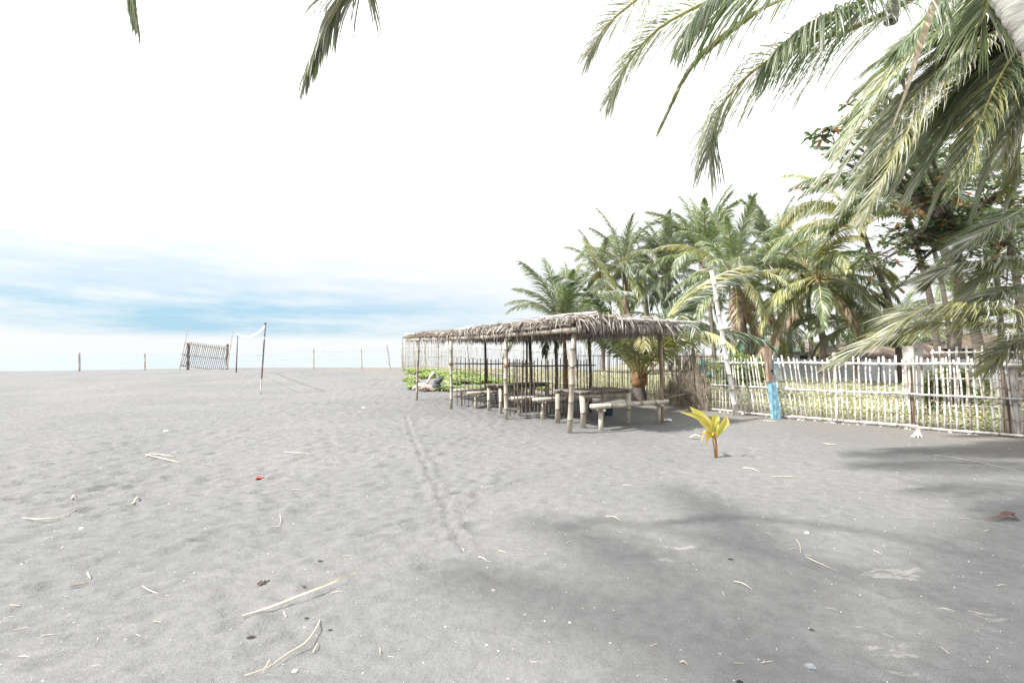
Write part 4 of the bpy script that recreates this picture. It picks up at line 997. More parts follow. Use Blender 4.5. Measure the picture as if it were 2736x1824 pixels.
bench((b1 + b2) / 2 + UL * .1, 1.85, .24, .48, 'bench behind the nearest table, against the partition of the middle post')
cen = S((sB + sC) / 2, wS * .47, 0)
table(cen, 1.7, .72, .74, 'darker bamboo table in the middle bay of the shelter', r=.05)
bench(S(sC + .36, wS * .48, 0), 1.9, .22, .45, 'bench in the middle bay on the near side of the dark table')
bench(S(sB - .38, wS * .45, 0), 1.9, .22, .45, 'bench in the middle bay on the far side of the dark table')
bench(S(sB + .45, wS * .40, 0), 1.7, .22, .48, 'bench in the left bay beyond the first picket partition', r=.04)
# bucket
g = G(1625, 1112); g += Vector((.05, .2, 0))
bk = empty('bucket', g, 'dark blue plastic bucket under the bench by the nearest table', 'bucket')
mb = MB(); mb.tube([g, g + Vector((0, 0, .02)), g + Vector((0, 0, .25)), g + Vector((0, 0, .27)), g + Vector((0, 0, .27)), g + Vector((0, 0, .03))], [.10, .105, .13, .14, .125, .09], 20, 0, True); bb = mb.build('body', K['bucket'], bk, smooth=True)
hp = [g + Vector((.135 * math.cos(a), 0.02, .26 - .08 * math.sin(a))) for a in np.linspace(0, math.pi, 12)]
mb = MB(); mb.tube(hp, .004, 5, 0, False); mb.build('handle', K['gmet'], bk)
# crumpled white scrap by the bench leg
def crumple(name, c, r, flat, m, label, cat, seed, group=None, n=7):
    rr = random.Random(seed); mb = MB(); vs = []; fs = []
    for i in range(n + 1):
        for j in range(n + 1):
            x, y = (i / n - .5) * 2 * r, (j / n - .5) * 2 * r * flat
            vs.append(Vector(c) + Vector((x + rr.uniform(-.25, .25) * r / 2, y + rr.uniform(-.25, .25) * r / 2, .008 + rr.random() * r * .55)))
    for i in range(n):
        for j in range(n): p = i * (n + 1) + j; fs.append((p, p + 1, p + n + 2, p + n + 1))
    mb.add(vs, fs); return tag(mb.build(name, m, None), label, cat, group)
crumple('paper_scrap', G(1783, 1124), .09, .6, K['tape'], 'crumpled white scrap on the sand beside the front bench leg', 'litter', 4)

# ------------------------------------------------------------------ coconut seedling
g = G(1915, 1222); sd = empty('coconut_seedling', g, 'yellow coconut seedling with drooping golden leaves alone on the sand', 'seedling')
Ys = g.y
def SP(px, py, dy=0): return P(px, py, Ys + dy)
mb = MB(); mb.tube([g + Vector((.0, 0, -.05)), SP(1914, 1190), SP(1911, 1160), SP(1908, 1140)], [.020, .017, .013, .008], 8)
mb.tube([g + Vector((-.012, .01, -.05)), SP(1908, 1195), SP(1904, 1170), SP(1900, 1150)], [.014, .012, .010, .006], 7)
mb.build('stem', K['seed_s'], sd, smooth=True)
def sleaf(pts, ws, wdir, m, fold=.18, name='leaf'):
    mb = MB(); crv = catmull(pts, 18); n = len(ws) - 1
    w = [lerp(ws[min(int(i / 18 * n), n - 1)], ws[min(int(i / 18 * n), n - 1) + 1], i / 18 * n - min(int(i / 18 * n), n - 1)) for i in range(19)]
    mb.ribbon(crv, w, wdir, 0, fold); o = mb.build(name, m, sd, smooth=False); return o
Z1 = Vector((0.5, .35, .6)); FW = Vector((.6, .2, .75))
sleaf([SP(1908, 1165), SP(1895, 1140), SP(1870, 1112, .02), SP(1843, 1086, .05)], [.02, .12, .16, .13, .008], Vector((.75, .1, .55)), K['seed_y'])
sleaf([SP(1908, 1168), SP(1890, 1140), SP(1862, 1113, -.06), SP(1817, 1100, -.12)], [.02, .09, .12, .07, .006], Vector((.5, .3, .8)), K['seed_y'])
sleaf([SP(1910, 1165), SP(1906, 1140), SP(1908, 1118, .02), SP(1916, 1110, .04)], [.02, .09, .12, .05], Vector((1, .25, 0)), K['seed_y'])
sleaf([SP(1915, 1168), SP(1924, 1145), SP(1936, 1125, .03), SP(1941, 1112, .04)], [.02, .11, .14, .02], Vector((.9, .2, -.4)), K['seed_y'], .25)
sleaf([SP(1912, 1165), SP(1914, 1140), SP(1917, 1120, .07), SP(1919, 1112, .08)], [.02, .06, .07, .03], Vector((1, 0, 0)), K['seed_y'])
sleaf([SP(1912, 1178), SP(1900, 1158), SP(1884, 1157, -.04), SP(1874, 1180, -.06)], [.02, .06, .09, .01], Vector((.3, 1, .2)), K['seed_o'])
sleaf([SP(1912, 1178), SP(1903, 1158), SP(1894, 1165, -.06), SP(1888, 1190, -.07)], [.02, .07, .10, .01], Vector((.9, .5, .1)), K['seed_o'])
sleaf([SP(1911, 1180), SP(1908, 1162), SP(1911, 1166, .05), SP(1914, 1186, .06)], [.02, .05, .06, .01], Vector((.9, .5, .1)), K['seed_o'])
sleaf([SP(1912, 1178), SP(1905, 1156), SP(1898, 1158, .06), SP(1893, 1172, .08)], [.02, .05, .06, .01], Vector((.9, .5, .1)), K['seed_y'])
q = G(1858, 1170); mb = MB(); crv = catmull([q + Vector((-.12, 0, .02)), q + Vector((0, .02, .07)), q + Vector((.14, 0, .02))], 8); mb.ribbon(crv, [.01, .03, .045, .045, .04, .03, .02, .012, .006], Vector((0, 1, .3)), 0, .3)
tag(mb.build('dead_leaf', K['sheath'], None), 'pale pinkish dead leaf lying just left of the yellow seedling', 'leaf')

# ------------------------------------------------------------------ vines on the crest and driftwood
def patch_pts(n, f, seed):
    r = np.random.default_rng(seed); out = []
    while len(out) < n:
        p = f(r)
        if p is not None: out.append(p)
    return np.array(out)
def vine_f(r):
    y = r.uniform(19.3, 30.5); x = r.uniform(-6.9, 2.5)
    lim = -.30 * y + 1.4 + 1.4 * math.sin(y * 1.7) * .3
    if y < 21.2: lim = -2.9
    px = CX + x / y * FPX
    if px < 1088 + 25 * noise.noise(Vector((y * .8, 0, 0))) or x > 3.9 - (y - 17.5) * .72 - .3: return None
    n_ = noise.noise(Vector((x * .9, y * .5, 0)))
    if n_ < -.05 or (px < 1210 and r.random() < .45): return None
    return (x, y, gz(x, y) + .04 + max(0, n_) * .22 * r.random() + r.random() * .14)
pts = patch_pts(13000, vine_f, 2)
o = leaves('beach_vine', pts, .11, [K['vine'], K['grass']], tilt=.5, aspect=.95, mi=pick(len(pts), [.7, .3]), loc=(-4, 24, .3)); tag(o, 'bright green creeping beach vine behind the shelter', 'vine', kind='stuff')
dw = G(1150, 1040)
def driftlog(name, pts, rs, m, label, cat='driftwood', group='driftwood heap left of the shelter'):
    mb = MB(); crv = catmull(pts, 14); n = len(rs) - 1
    rad = [lerp(rs[min(int(i / 14 * n), n - 1)], rs[min(int(i / 14 * n), n - 1) + 1], i / 14 * n - min(int(i / 14 * n), n - 1)) * (1 + .18 * math.sin(i * 2.3)) for i in range(15)]
    mb.tube(crv, rad, 8); return tag(mb.build(name, m, None, smooth=True), label, cat, group)
Yd = G(1150, 1044).y
driftlog('driftwood_log', [P(1103, 1038, Yd), P(1125, 1030, Yd), P(1150, 1038, Yd), P(1172, 1042, Yd)], [.06, .13, .12, .05], K['drift'], 'pale bleached log lying across the front of the driftwood heap')
driftlog('driftwood_log', [P(1120, 1040, Yd - .2), P(1140, 1036, Yd - .2), P(1160, 1044, Yd - .3)], [.05, .08, .04], K['wood_br'], 'brown piece of driftwood lying under the pale log')
driftlog('tree_stump', [P(1170, 1042, Yd), P(1166, 1025, Yd), P(1175, 1015, Yd), P(1186, 1008, Yd)], [.20, .17, .11, .03], K['drift_g'], 'dark grey pointed stump at the right end of the driftwood heap', 'stump')
driftlog('driftwood_branch', [P(1178, 1040, Yd), P(1186, 1028, Yd), P(1195, 1016, Yd + .3)], [.05, .04, .02], K['drift'], 'pale forked branch leaning on the dark stump')
driftlog('driftwood_branch', [P(1140, 1025, Yd + .6), P(1155, 1000, Yd + .8), P(1162, 1000, Yd + .9), P(1172, 1012, Yd + .8)], [.04, .075, .06, .02], K['drift'], 'pale rounded root rising out of the vines behind the stump')
driftlog('driftwood_log', [P(1178, 1044, Yd + .3), P(1220, 1040, Yd + .6), P(1260, 1036, Yd + 1)], [.05, .06, .04], K['drift'], 'long grey log stretching right from the stump behind the shelter posts')

# ------------------------------------------------------------------ yard behind the white fence
def inyard(x, y, margin=.25):           # beyond the white fence and east of the reed fence
    # white fence line
    for a, b in zip(W0 + [SF[1]], W0[1:] + [SF[1], SF[2]]): pass
    xs = np.interp(y, [p.y for p in W0] + [15.2, 17.9, 23, 28.5, 34.2], [p.x for p in W0] + [5.0, 3.7, .3, -3.8, -7.9])
    return x > xs + margin
_ys = sorted([(p.y, p.x) for p in W0] + [(15.2, 5.0), (17.9, 3.7), (23, .3), (28.5, -3.8), (34.2, -7.9)])
_yy, _xx = [a for a, b in _ys], [b for a, b in _ys]
nb_, na_ = 90, 60; vs = []
for j in range(nb_ + 1):
    y = 8.0 + (60 - 8.0) * (j / nb_) ** 1.5; x0 = np.interp(y, _yy, _xx) + .15 + .12 * noise.noise(Vector((y * 2, 1, 1)))
    if y < _yy[0]: x0 = _xx[0] + (_yy[0] - y) * .8 + .15
    for i in range(na_ + 1):
        x = x0 + 75 * (i / na_) ** 2; vs.append((x, y, gz(x, y) + .014 + .02 * noise.noise(Vector((x, y, 0))) + .02 * min(1, i / 4)))
fs = [(j * (na_ + 1) + i, j * (na_ + 1) + i + 1, (j + 1) * (na_ + 1) + i + 1, (j + 1) * (na_ + 1) + i) for j in range(nb_) for i in range(na_)]
K['soil'] = mat('yard_soil', (0.22, 0.205, 0.15), (0.11, 0.12, 0.075), 0.95, 0.7, c3=(0.34, 0.32, 0.24), coord='Object')
o = np_mesh('yard_ground', vs, fs, K['soil'], smooth=True); tag(o, 'yard soil with sparse dry grass behind the fences', 'ground', kind='structure')
def yard_f(r):
    y = 8.6 + 20 * r.random() ** 1.3; x0 = np.interp(y, _yy, _xx) + .25; x = x0 + 15 * r.random() ** 1.2
    px = CX + x / y * FPX
    if px > 2900: return None
    n_ = noise.noise(Vector((x * .7, y * .7, 3)))
    dens = 1 if px > 2050 else .45
    n2 = noise.noise(Vector((x * 2.3, y * 2.3, 9)))
    if r.random() > dens * (.42 + n_ + .7 * n2): return None
    return (x, y, gz(x, y) + .03 + r.random() ** 1.5 * (.22 + .5 * max(0, n_)))
pts = patch_pts(42000, yard_f, 3)
o = leaves('ground_cover', pts, .075, [K['grass'], K['vine'], K['grass_y'], K['flower'], K['sheath'], K['redleaf']], tilt=.7, aspect=.5, mi=pick(len(pts), [.42, .22, .20, .015, .11, .035]), loc=(9, 14, .1), seed=4)
tag(o, 'low leafy ground cover with small yellow flowers behind the white fence', 'ground cover', kind='stuff')
def dry_f(r):
    y = r.uniform(15.5, 30); x0 = np.interp(y, _yy, _xx) + .2; x = x0 + r.random() * 9
    return (x, y, gz(x, y) + .02 + .06 * r.random())
pts = patch_pts(14000, dry_f, 5)
o = leaves('dry_grass', pts, .16, [K['grass_y'], K['grass']], tilt=.5, up=.9, aspect=.12, mi=pick(len(pts), [.75, .25]), loc=(5, 20, .1), seed=5); tag(o, 'thin yellow dry grass behind the reed fence', 'grass', kind='stuff')
def blob(c, rx, ry, rz, n, seed):
    r = np.random.default_rng(seed); d = r.normal(size=(n, 3)); d /= np.linalg.norm(d, axis=1)[:, None]
    q = r.uniform(.55, 1.0, n) ** .6
    w = np.array([1 + .35 * noise.noise(Vector(v * 2.2) + Vector((seed, 0, 0))) for v in d])
    p = d * (q * w)[:, None] * np.array([rx, ry, rz]) + np.array(c)
    return p[p[:, 2] > .02]
def bush(px, Y, w, h, mats, wts, label, seed, size=.12, n=2600, name='bush', cat='bush', group='bushes in the yard', z0=0):
    x = (px - CX) / FPX * Y; b = Vector((x, Y, gz(x, Y) + z0)); t = empty(name, b, label, cat, group)
    mb = MB(); rr = random.Random(seed)
    for k in range(7):
        a = rr.uniform(0, 6.28); e = b + Vector((math.cos(a) * w * .3, math.sin(a) * w * .3, h * rr.uniform(.4, .8)))
        mb.tube([b + Vector((0, 0, -.05)), b.lerp(e, .5) + Vector((0, 0, .05)), e], [.03, .02, .008], 6)
    mb.build('stem', K['bark'], t)
    pts = np.concatenate([blob((b.x + rr.uniform(-.25, .25) * w, b.y + rr.uniform(-.2, .2) * w, b.z + h * rr.uniform(.35, .62)), w * rr.uniform(.28, .42), w * .35, h * rr.uniform(.33, .46), n // 4, seed + k) for k in range(4)])
    leaves('foliage', pts, size, mats, parent=t, tilt=.9, aspect=.6, mi=pick(len(pts), wts, seed), loc=b, seed=seed)
    return t
bush(1945, 21, 2.3, 1.55, [K['bush'], K['vine'], K['grass']], [.6, .25, .15], 'rounded green bush behind the fence left of the bamboo pole foot', 11, n=5000)
bush(1995, 22.5, 2.0, 1.5, [K['bush'], K['vine']], [.7, .3], 'dark green bush behind the fence right of the bamboo pole', 12, n=4000)
bush(2480, 12.6, 1.0, 1.25, [K['vine'], K['bush'], K['flower_o']], [.62, .33, .05], 'leafy green shrub with a few orange flowers beside the concrete pillar', 13, n=2200, size=.10)
bush(2560, 13.8, 1.3, 1.4, [K['bush'], K['vine']], [.6, .4], 'green shrub between the inner white fence and the long fence', 14, n=2200)
bush(2350, 30, 4.0, 3.9, [K['vine'], K['grass']], [.6, .4], 'bright yellow green leafy tree low behind the wall in the gap between palms', 15, n=7000, size=.22)
bush(2440, 33, 4.0, 4.0, [K['vine'], K['bush']], [.6, .4], 'green leafy tree behind the wall right of the yellow green one', 16, n=6000, size=.22)
bush(2250, 11.9, .35, .14, [K['vine'], K['grass']], [.6, .4], 'tiny weed tuft at the foot of the white fence post', 17, n=160, size=.06) if False else None
# distant thicket behind the grove, one continuous mass
def thick_f(r):
    px = r.uniform(1860, 2850); Y = r.uniform(42, 56); x = (px - CX) / FPX * Y
    h = 1.7 + 1.2 * noise.noise(Vector((px * .012, 0, 0))) + 1.0 * noise.noise(Vector((px * .04, 3, 0)))
    if px < 1960: h *= (px - 1850) / 110
    return (x, Y, gz(x, Y) + r.random() * max(.3, h))
pts = patch_pts(9000, thick_f, 8)
o = leaves('distant_thicket', pts, .5, [K['leaf_far'], K['bush']], tilt=.9, aspect=.4, mi=pick(len(pts), [.7, .3]), loc=(30, 48, 0)); tag(o, 'distant mass of grey green scrub behind the palm grove', 'thicket', kind='stuff')

# concrete wall, pillar, huts
a, b = Vector(((2062 - CX) / FPX * 26, 26, 0)), Vector((34, 24.5, 0))
wl_ = empty('concrete_wall', a, 'pale weathered concrete wall across the back of the yard', 'wall')
d = (b - a).normalized(); rot = math.atan2(d.y, d.x); mid = (a + b) / 2
mb = MB(); mb.box((mid.x, mid.y, .60), ((b - a).length, .15, 1.26), rot); mb.build('wall_panel', K['conc'], wl_)
mb = MB(); mb.box((mid.x, mid.y, 1.262), ((b - a).length + .06, .21, .06), rot); mb.build('coping', K['conc'], wl_)
for k in range(8):
    p = a + d * (k * (b - a).length / 7.5 + .3); mb = MB(); mb.box((p.x, p.y - .035, .65), (.24, .26, 1.42), rot); mb.build('pier', K['conc'], wl_)
p = P(2441, 1040, 12.2); mb = MB(); x = p.x
pr = empty('concrete_pillar', (x, 12.2, 0), 'square stained concrete pillar rising above the white fence', 'pillar')
mb.box((x, 12.2, .85), (.30, .28, 1.8), .2); mb.build('shaft', K['conc_d'], pr)
mb = MB(); mb.box((x, 12.2, 1.765), (.31, .29, .03), .2); mb.build('cap', K['conc_d'], pr)
def hut(px, Y, w, dpt, wallh, roofh, over, m_roof, m_wall, label, name='thatched_hut', win=2):
    x = (px - CX) / FPX * Y; b = Vector((x, Y, gz(x, Y))); t = empty(name, b, label, 'building')
    mb = MB(); mb.box((b.x, b.y, b.z + wallh / 2), (w, dpt, wallh)); mb.build('wall', m_wall, t)
    mb = MB(); W2, D2 = w / 2 + over, dpt / 2 + over; z0 = wallh - .1; z1 = wallh + roofh
    vs = [(-W2, -D2, z0), (W2, -D2, z0), (W2, D2, z0), (-W2, D2, z0), (-W2 * .45, 0, z1), (W2 * .45, 0, z1)]
    mb.add([Vector(v) + b for v in vs], [(3, 2, 1, 0), (0, 1, 5, 4), (1, 2, 5), (2, 3, 4, 5), (3, 0, 4)]); rf_ = mb.build('roof', m_roof, t)
    for i in range(win):
        wx = b.x + (i - (win - 1) / 2) * w / max(1, win)
        mb = MB(); mb.box((wx, b.y - dpt / 2 - .02, b.z + wallh * .6), (w / win * .45, .05, wallh * .35)); f = mb.build('window', K['darkv'], t)
        mb = MB(); mb.box((wx, b.y - dpt / 2 - .03, b.z + wallh * .41), (w / win * .55, .1, .06)); mb.build('sill', m_wall, f)
    if name == 'thatched_hut':
        mb = MB(); rr = random.Random(3)
        for k in range(500):
            u = rr.uniform(-1, 1); p = b + Vector((u * W2, -D2 - .02, z0 + .12)); q = p + Vector((rr.uniform(-.05, .05), -.06, -rr.uniform(.15, .35)))
            mb.ribbon([p, p.lerp(q, .5) + Vector((0, -.02, 0)), q], [.07, .06, .02], Vector((1, 0, 0)))
        mb.build('eave_fringe', K['nipa'], rf_)
    return t
hut(2350, 29.5, 5.6, 3.0, 1.5, .95, .5, K['nipa'], K['wood_br'], 'low hut with a brown thatch roof behind the concrete pillar')
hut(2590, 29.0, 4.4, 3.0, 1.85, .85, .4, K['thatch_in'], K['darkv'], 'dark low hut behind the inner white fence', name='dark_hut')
hut(2025, 40, 3.4, 3, 1.8, 1.0, .6, K['groof'], K['conc'], 'small pale house with a green sheet roof far behind the fence', name='small_house', win=3)
hut(2140, 41, 5.5, 3, 1.7, .8, .5, K['bam_dark'], K['conc'], 'long pale house with a dark roof far behind the slim palm trunks', name='small_house', win=4)

# ------------------------------------------------------------------ sea almond trees
def rosette(lv, c, r, rr, red):
    n = rr.randint(7, 11)
    for k in range(n):
        a = rr.uniform(0, 6.28); e = rr.uniform(-.5, .5); L = r * rr.uniform(.7, 1.2)
        d = Vector((math.cos(a) * math.cos(e), math.sin(a) * math.cos(e), math.sin(e)))
        w = d.cross(Vector((rr.uniform(-.3, .3), rr.uniform(-.3, .3), 1))).normalized()
        lv.ribbon([c, c + d * L * .55, c + d * L * .85 - Vector((0, 0, .01)), c + d * L - Vector((0, 0, .03))], [L * .10, L * .42, L * .46, L * .08], w, 1 if rr.random() < red else 0, .12)
def almond(base, fork, boughs, label, seed, red=.12, size=.22, tr=.15):
    t = empty('sea_almond_tree', base, label, 'tree', 'sea almond trees among the palms'); rr = random.Random(seed)
    mb = MB(); base = Vector(base); fork = Vector(fork)
    mb.tube(catmull([base - Vector((0, 0, .1)), base.lerp(fork, .5) + Vector((.15, 0, 0)), fork], 10), [tr * (1 - .45 * i / 10) for i in range(11)], 10); mb.build('trunk', K['bark'], t, smooth=True)
    for bi, (tip, nros) in enumerate(boughs):
        lv = MB(); br = MB()
        crv = catmull([fork, fork.lerp(tip, .45) + Vector((0, 0, .25)), tip], 14)
        br.tube(crv, [.07 * (1 - i / 15) + .008 for i in range(15)], 7)
        for k in range(nros):
            s = rr.uniform(.35, 1); p = crv[min(14, int(s * 14))]
            q = p + Vector((rr.gauss(0, .30), rr.gauss(0, .4), rr.gauss(.03, .22)))
            br.tube([p, p.lerp(q, .5) + Vector((0, 0, .05)), q], [.012, .009, .005], 5); rosette(lv, q, size, rr, red)
        rosette(lv, Vector(tip), size, rr, red)
        o = br.build('branch', K['bark'], t, smooth=True); lv.build('foliage', [K['alm'], K['alm_r']], o)
almond((12.2, 13.5, 0), P(2560, 640, 13), [(P(2192, 362, 9.6), 12), (P(2225, 345, 9.7), 16), (P(2262, 325, 9.8), 26), (P(2300, 290, 9.8), 26), (P(2345, 212, 9.8), 20), (P(2385, 160, 9.8), 24), (P(2215, 412, 9.8), 8), (P(2260, 440, 9.9), 20),
       (P(2330, 690, 12), 26), (P(2310, 720, 12), 18), (P(2420, 640, 12), 34), (P(2500, 600, 12), 36), (P(2560, 690, 11.5), 30), (P(2640, 640, 12), 30), (P(2690, 500, 12), 24), (P(2400, 770, 12.5), 10), (P(2620, 560, 13), 24)],
       'sea almond tree with dark round leaves and reddish old ones reaching left through the palms', 6, red=.09, size=.20)
almond((16.5, 15.5, 0), P(2700, 640, 15), [(P(2720, 420, 14), 30), (P(2640, 620, 14), 28), (P(2600, 740, 14), 20), (P(2690, 760, 14), 26), (P(2735, 560, 13), 30)],
       'second sea almond tree at the right edge behind the low fronds', 7, red=.05, size=.21)

# ------------------------------------------------------------------ things lying on the sand
def zs(x, y, k=1):
    i = np.searchsorted(ypos, y); j = np.searchsorted(xpos, x)
    return float(ZZ[i - k:i + k, j - k:j + k].max())
def lying(name, pix, ws, m, label, cat, group=None, z=.012, fold=.2, lift=0.0):
    pts = [G(*p) for p in pix]; n = len(pts)
    for i, p in enumerate(pts): p.z = zs(p.x, p.y) + z * .6 + lift * math.sin(math.pi * i / (n - 1))
    crv = catmull(pts, 20); mb = MB()
    w = [np.interp(i / 20, np.linspace(0, 1, len(ws)), ws) for i in range(21)]
    w = [q * (1 + .12 * math.sin(i * 2.1)) for i, q in enumerate(w)]
    mb.ribbon(crv, w, Vector((.2, 1, .25)), 0, -fold)
    return tag(mb.build(name, m, None), label, cat, group)
lying('palm_leaf_stalk', [(645, 1654), (720, 1636), (800, 1608), (880, 1575), (925, 1548), (962, 1525)], [.003, .014, .014, .012, .010, .008, .003], K['sheath'], 'long curved dry palm stalk, the thickest and palest one in the left foreground', 'leaf stalk', lift=.03)
def twig(name, pix, r, m, label, cat='twig', group=None, z=.008, lift=.01):
    pts = [G(*p) for p in pix]; n = len(pts)
    for i, p in enumerate(pts): p.z = zs(p.x, p.y) + z * .6 + lift * math.sin(math.pi * i / (n - 1))
    r *= .62
    mb = MB(); crv = catmull(pts, 12); mb.tube(crv, [r * (.5 + .8 * math.sin(math.pi * min(1, .15 + i / 13))) for i in range(13)], 6)
    return tag(mb.build(name, m, None, smooth=True), label, cat, group)
twig('twig', [(855, 1660), (845, 1690), (815, 1728), (765, 1762), (715, 1788), (652, 1808)], .0038, K['sheath'], 'thin bowed twig curving down below the long dry palm stalk', lift=.02)
twig('twig', [(700, 1795), (718, 1775), (722, 1765)], .0025, K['sheath'], 'short side twig beside the lower end of the bowed twig')
twig('twig', [(835, 1740), (845, 1725), (850, 1715)], .004, K['sheath'], 'tiny stray twig just right of the bowed twig')
twig('twig', [(58, 1383), (85, 1392), (115, 1396), (165, 1385), (222, 1352)], .0055, K['sheath'], 'long curved reddish stick lying at the far left of the sand', lift=.03)
twig('twig', [(388, 1214), (425, 1228), (460, 1234), (490, 1238)], .009, K['straw'], 'forked bleached palm stalk in the left middle of the sand', lift=.02)
twig('twig', [(400, 1213), (430, 1216), (462, 1222)], .010, K['straw'], 'upper prong of the bleached forked stalk in the left middle')
twig('twig', [(388, 1222), (405, 1214), (412, 1212)], .010, K['straw'], 'short bleached chip at the left end of the forked stalk')
twig('twig', [(758, 1212), (790, 1215), (830, 1218)], .006, K['straw'], 'pale straight stick on the sand right of the forked stalk')
twig('twig', [(380, 1573), (405, 1588), (455, 1595)], .003, K['straw'], 'thin pale curved straw left of the long palm stalk')
twig('twig', [(185, 1573), (210, 1568), (238, 1560)], .006, K['wood_br'], 'short brown stick half sunk at the lower left')
twig('twig', [(748, 1377), (750, 1390), (745, 1408)], .0035, K['straw'], 'pale upright looking straw below the red scrap')
twig('twig', [(192, 1339), (198, 1330), (202, 1326)], .012, K['sheath'], 'stubby pinkish husk chip at the left')
twig('twig', [(355, 1350), (365, 1340), (372, 1333)], .011, K['sheath'], 'stubby brown husk chip left of centre')
twig('twig', [(233, 1530), (237, 1542), (242, 1547)], .008, K['sheath'], 'small pink husk sliver above the sunken brown stick')
twig('twig', [(1278, 1488), (1290, 1494), (1302, 1500)], .003, K['straw'], 'pale short splinter in the middle of the sand')
twig('twig', [(1618, 1382), (1640, 1386), (1660, 1392)], .004, K['sheath'], 'brown husk strand left of the upper shade patch')
twig('twig', [(2126, 1442), (2137, 1460), (2139, 1478)], .003, K['straw'], 'thin curved straw standing out in the shade at the right')
twig('twig', [(2152, 1490), (2190, 1508), (2238, 1525)], .0025, K['straw'], 'long thin greenish straw running right from the curved straw')
twig('twig', [(1960, 1553), (1985, 1563), (2010, 1576)], .004, K['straw'], 'thin straw in the pale band between the shade patches')
twig('twig', [(1985, 1250), (2010, 1255), (2028, 1262)], .006, K['straw'], 'short straw right of and below the yellow seedling')
twig('twig', [(2060, 1275), (2110, 1277), (2155, 1276)], .0035, K['sheath'], 'brown stick with a crumb on it right of the seedling')
twig('twig', [(2495, 1215), (2545, 1222), (2600, 1232), (2660, 1245), (2736, 1262)], .004, K['straw'], 'very long pale straw lying near the right edge below the fence')
twig('twig', [(2200, 1184), (2225, 1188), (2238, 1187)], .008, K['straw'], 'pale flat chip in front of the white fence')
twig('twig', [(2040, 1123), (2075, 1126)], .008, K['straw'], 'pale stick lying before the blue post')
twig('twig', [(1816, 1770), (1826, 1772), (1838, 1776)], .004, K['sheath'], 'tiny reddish splinter in the bottom right shade')
lying('dead_leaf', [(2630, 1391), (2670, 1392), (2700, 1382), (2728, 1394)], [.006, .02, .06, .05, .008], K['redleaf'], 'reddish brown dead leaf near the right edge of the sand', 'leaf', lift=.03)
# holes dug by crabs: flat discs, the shade inside painted as near-black colour
for px, py, r, lab in ((671, 1703, .018, 'largest crab hole, below the long palm stalk'), (819, 1648, .010, 'crab hole just under the right half of the long stalk'), (882, 1683, .009, 'crab hole right of the bowed twig'), (811, 1568, .010, 'crab hole above the long palm stalk'), (855, 1497, .016, 'crab hole above and left of the stalk tip'), (1067, 1411, .014, 'crab hole at the end of the drawn furrow'), (1952, 1498, .016, 'crab hole in the right shade patch'), (2168, 1678, .010, 'crab hole in the lower right shade'), (1977, 1820, .014, 'crab hole at the very bottom right of centre'), (1592, 1300, .012, 'crab hole in the bright middle sand')):
    g = G(px, py); mb = MB(); n = 14; rr = random.Random(px)
    ring = [Vector((math.cos(k * 6.2832 / n) * r * rr.uniform(1.1, 1.5), math.sin(k * 6.2832 / n) * r * rr.uniform(.9, 1.2), 0)) for k in range(n)]
    i0 = np.searchsorted(ypos, g.y); j0 = np.searchsorted(xpos, g.x); zt = ZZ[i0 - 1:i0 + 1, j0 - 1:j0 + 1].mean() + .005
    vs = [Vector((g.x, g.y, zt - .0015))] + [Vector((g.x, g.y, zt)) + q for q in ring] + [Vector((g.x, g.y, zt - .012)) + q * 1.5 for q in ring]
    fs = [(0, 1 + k, 1 + (k + 1) % n) for k in range(n)]; mis0 = len(fs)
    mb.add(vs[:n + 1], fs, 0); mb.add(vs[1:], [(k, n + k, n + (k + 1) % n, (k + 1) % n) for k in range(n)], 1)
    tag(mb.build('crab_hole', [K['hole'], K['sand']], None), 'small dark ' + lab, 'hole', 'crab holes in the sand')
# stones and scraps
def pebble(px, py, r, m, label, cat='pebble', group='pebbles on the sand', seed=0, name='pebble'):
    g = G(px, py); rr = random.Random(px * 7 + py); mb = MB(); i0 = np.searchsorted(ypos, g.y); j0 = np.searchsorted(xpos, g.x); g.z = ZZ[i0, j0]
    rings = []; n = 8; vs = []; fs = []
    for a, q in ((-.5, .7), (0, 1.05), (.45, .85), (.8, .45)):
        for k in range(n):
            f = rr.uniform(.8, 1.15); vs.append(g + Vector((math.cos(k * 6.283 / n) * r * q * f * 1.2, math.sin(k * 6.283 / n) * r * q * f, r * a * .8)))
    for i in range(3):
        for k in range(n): k2 = (k + 1) % n; fs.append((i * n + k, i * n + k2, (i + 1) * n + k2, (i + 1) * n + k))
    fs.append(tuple(3 * n + k for k in range(n))); mb.add(vs, fs)
    return tag(mb.build(name, m, None), label, cat, group)
pebble(2165, 1773, .022, K['stone'], 'blue grey stone at the bottom right, the largest pebble', name='stone')
pebble(1319, 1576, .014, K['coral'], 'rounded pale pebble in the middle foreground')
pebble(1522, 1660, .010, K['coral'], 'small pinkish pebble right of the middle foreground')
pebble(2656 - 500, 1425, .02, K['coral'], 'pale lump in the right shade patch')
pebble(1820, 1735, .008, K['stone'], 'tiny grey pebble at the left of the bottom right shade')
pebble(788, 1787, .014, K['coral'], 'whitish shell chip at the bottom left below the twig')
pebble(972, 1090, .05, K['shell'], 'white shell lump on the far sand between the net and the shelter')
pebble(443, 1153, .05, K['shell'], 'white flat scrap on the far left sand')
pebble(218, 1409, .018, K['shell'], 'white chip below the curved reddish stick')
pebble(1300, 1720, .008, K['coral'], 'small pebble low in the middle')
crumple('plastic_scrap', G(693, 1280), .05, .8, K['red'], 'small red plastic scrap on the left middle sand', 'litter', 8)
crumple('husk_clump', G(702, 1562), .035, .7, K['trunk'], 'knobbly brown husk clump above the long palm stalk', 'husk', 9)
g = G(2452, 1168); mb = MB(); rr = random.Random(2)
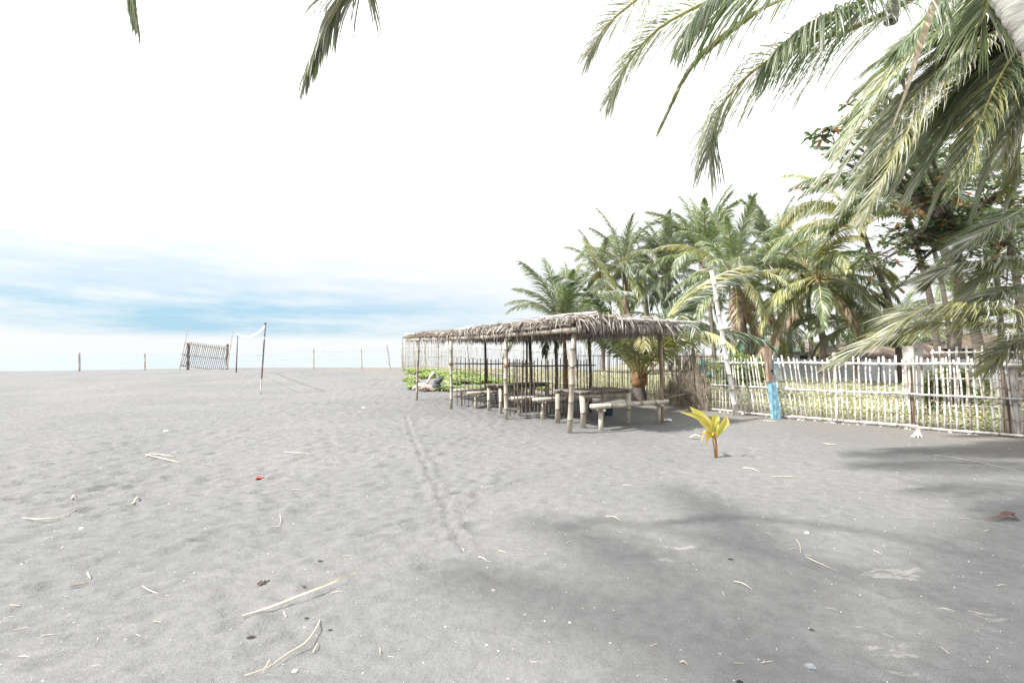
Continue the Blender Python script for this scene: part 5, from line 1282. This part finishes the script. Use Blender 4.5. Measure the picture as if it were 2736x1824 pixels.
for k in range(9):
    a = k * .7; mb.tube([g + Vector((0, 0, .10)), g + Vector((math.cos(a) * .06, math.sin(a) * .05, .04)), g + Vector((math.cos(a) * .14, math.sin(a) * .10, -.01))], [.04, .02, .008], 6)
tag(mb.build('root_stump', K['bam'], None, smooth=True), 'small rooted stump stub in front of the white fence', 'stump')
# scattered straws (short, pale, alike) and grit
rs = random.Random(77); cnt = 0
straw_meshes = []
for v in range(6):
    mb = MB(); L = 1; pts = catmull([Vector((-.5, 0, 0)), Vector((rs.uniform(-.1, .1), rs.uniform(-.12, .12), .02)), Vector((.5, 0, 0))], 6)
    mb.tube(pts, [.02, .028, .03, .03, .028, .022, .01], 5); straw_meshes.append(mb.mesh('straw', K['straw']))
while cnt < 110:
    py = 1010 + 800 * rs.random() ** 1.4; px = rs.uniform(-30, 2760)
    g = G(px, py)
    if g.y > 31 or (g.x > -3.8 and 9.4 < g.y < 19 and g.x < 4.8) or g.x > 9.3 - (g.y - 8.7) * .8 - .4: continue
    o = bpy.data.objects.new('straw', rs.choice(straw_meshes)); col.objects.link(o)
    i0 = np.searchsorted(ypos, g.y); j0 = np.searchsorted(xpos, g.x); g.z = ZZ[i0, j0] + .006
    L = min(.30, rs.uniform(.022, .055) * (1 + g.y * .16)); th = .10 / (L * 30)
    o.location = g; o.rotation_euler = (rs.uniform(-.05, .05), rs.uniform(-.06, .06), rs.gauss(.0, .9)); o.scale = (L, L * .8, L * .8)
    tag(o, 'short pale dry straw among the many lying loose on the grey sand', 'straw', 'loose straws scattered on the sand'); cnt += 1
r = np.random.default_rng(5); n = 1900
yy = 2.0 + 11 * r.random(n) ** 1.25; xx = (r.uniform(-1.15, 1.15, n)) * yy
keep = (xx < 9.0 - (yy - 8.7) * .8); xx, yy = xx[keep], yy[keep]; n = len(xx)
zz = ZZ[np.clip(np.searchsorted(ypos, yy), 0, ny - 1), np.clip(np.searchsorted(xpos, xx), 0, nx - 1)] + .001
sz = (.0018 + .003 * r.random(n) ** 3) * (1 + yy * .10)
c = np.stack([xx, yy, zz], -1); o6 = np.array([(1, 0, 0), (0, 1, 0), (-1, 0, 0), (0, -1, 0), (0, 0, .8)], float)
v = (c[:, None, :] + o6[None] * sz[:, None, None] * r.uniform(.6, 1.4, (n, 5, 1))).reshape(-1, 3)
b5 = np.arange(n)[:, None] * 5
f = np.concatenate([b5 + np.array([[0, 1, 4]]), b5 + np.array([[1, 2, 4]]), b5 + np.array([[2, 3, 4]]), b5 + np.array([[3, 0, 4]])])
o = np_mesh('shell_grit', v, f, K['shell'], loc=(0, 4, 0)); tag(o, 'fine pale shell grit strewn over the sand', 'grit', kind='stuff')
print('objects', len(bpy.data.objects))
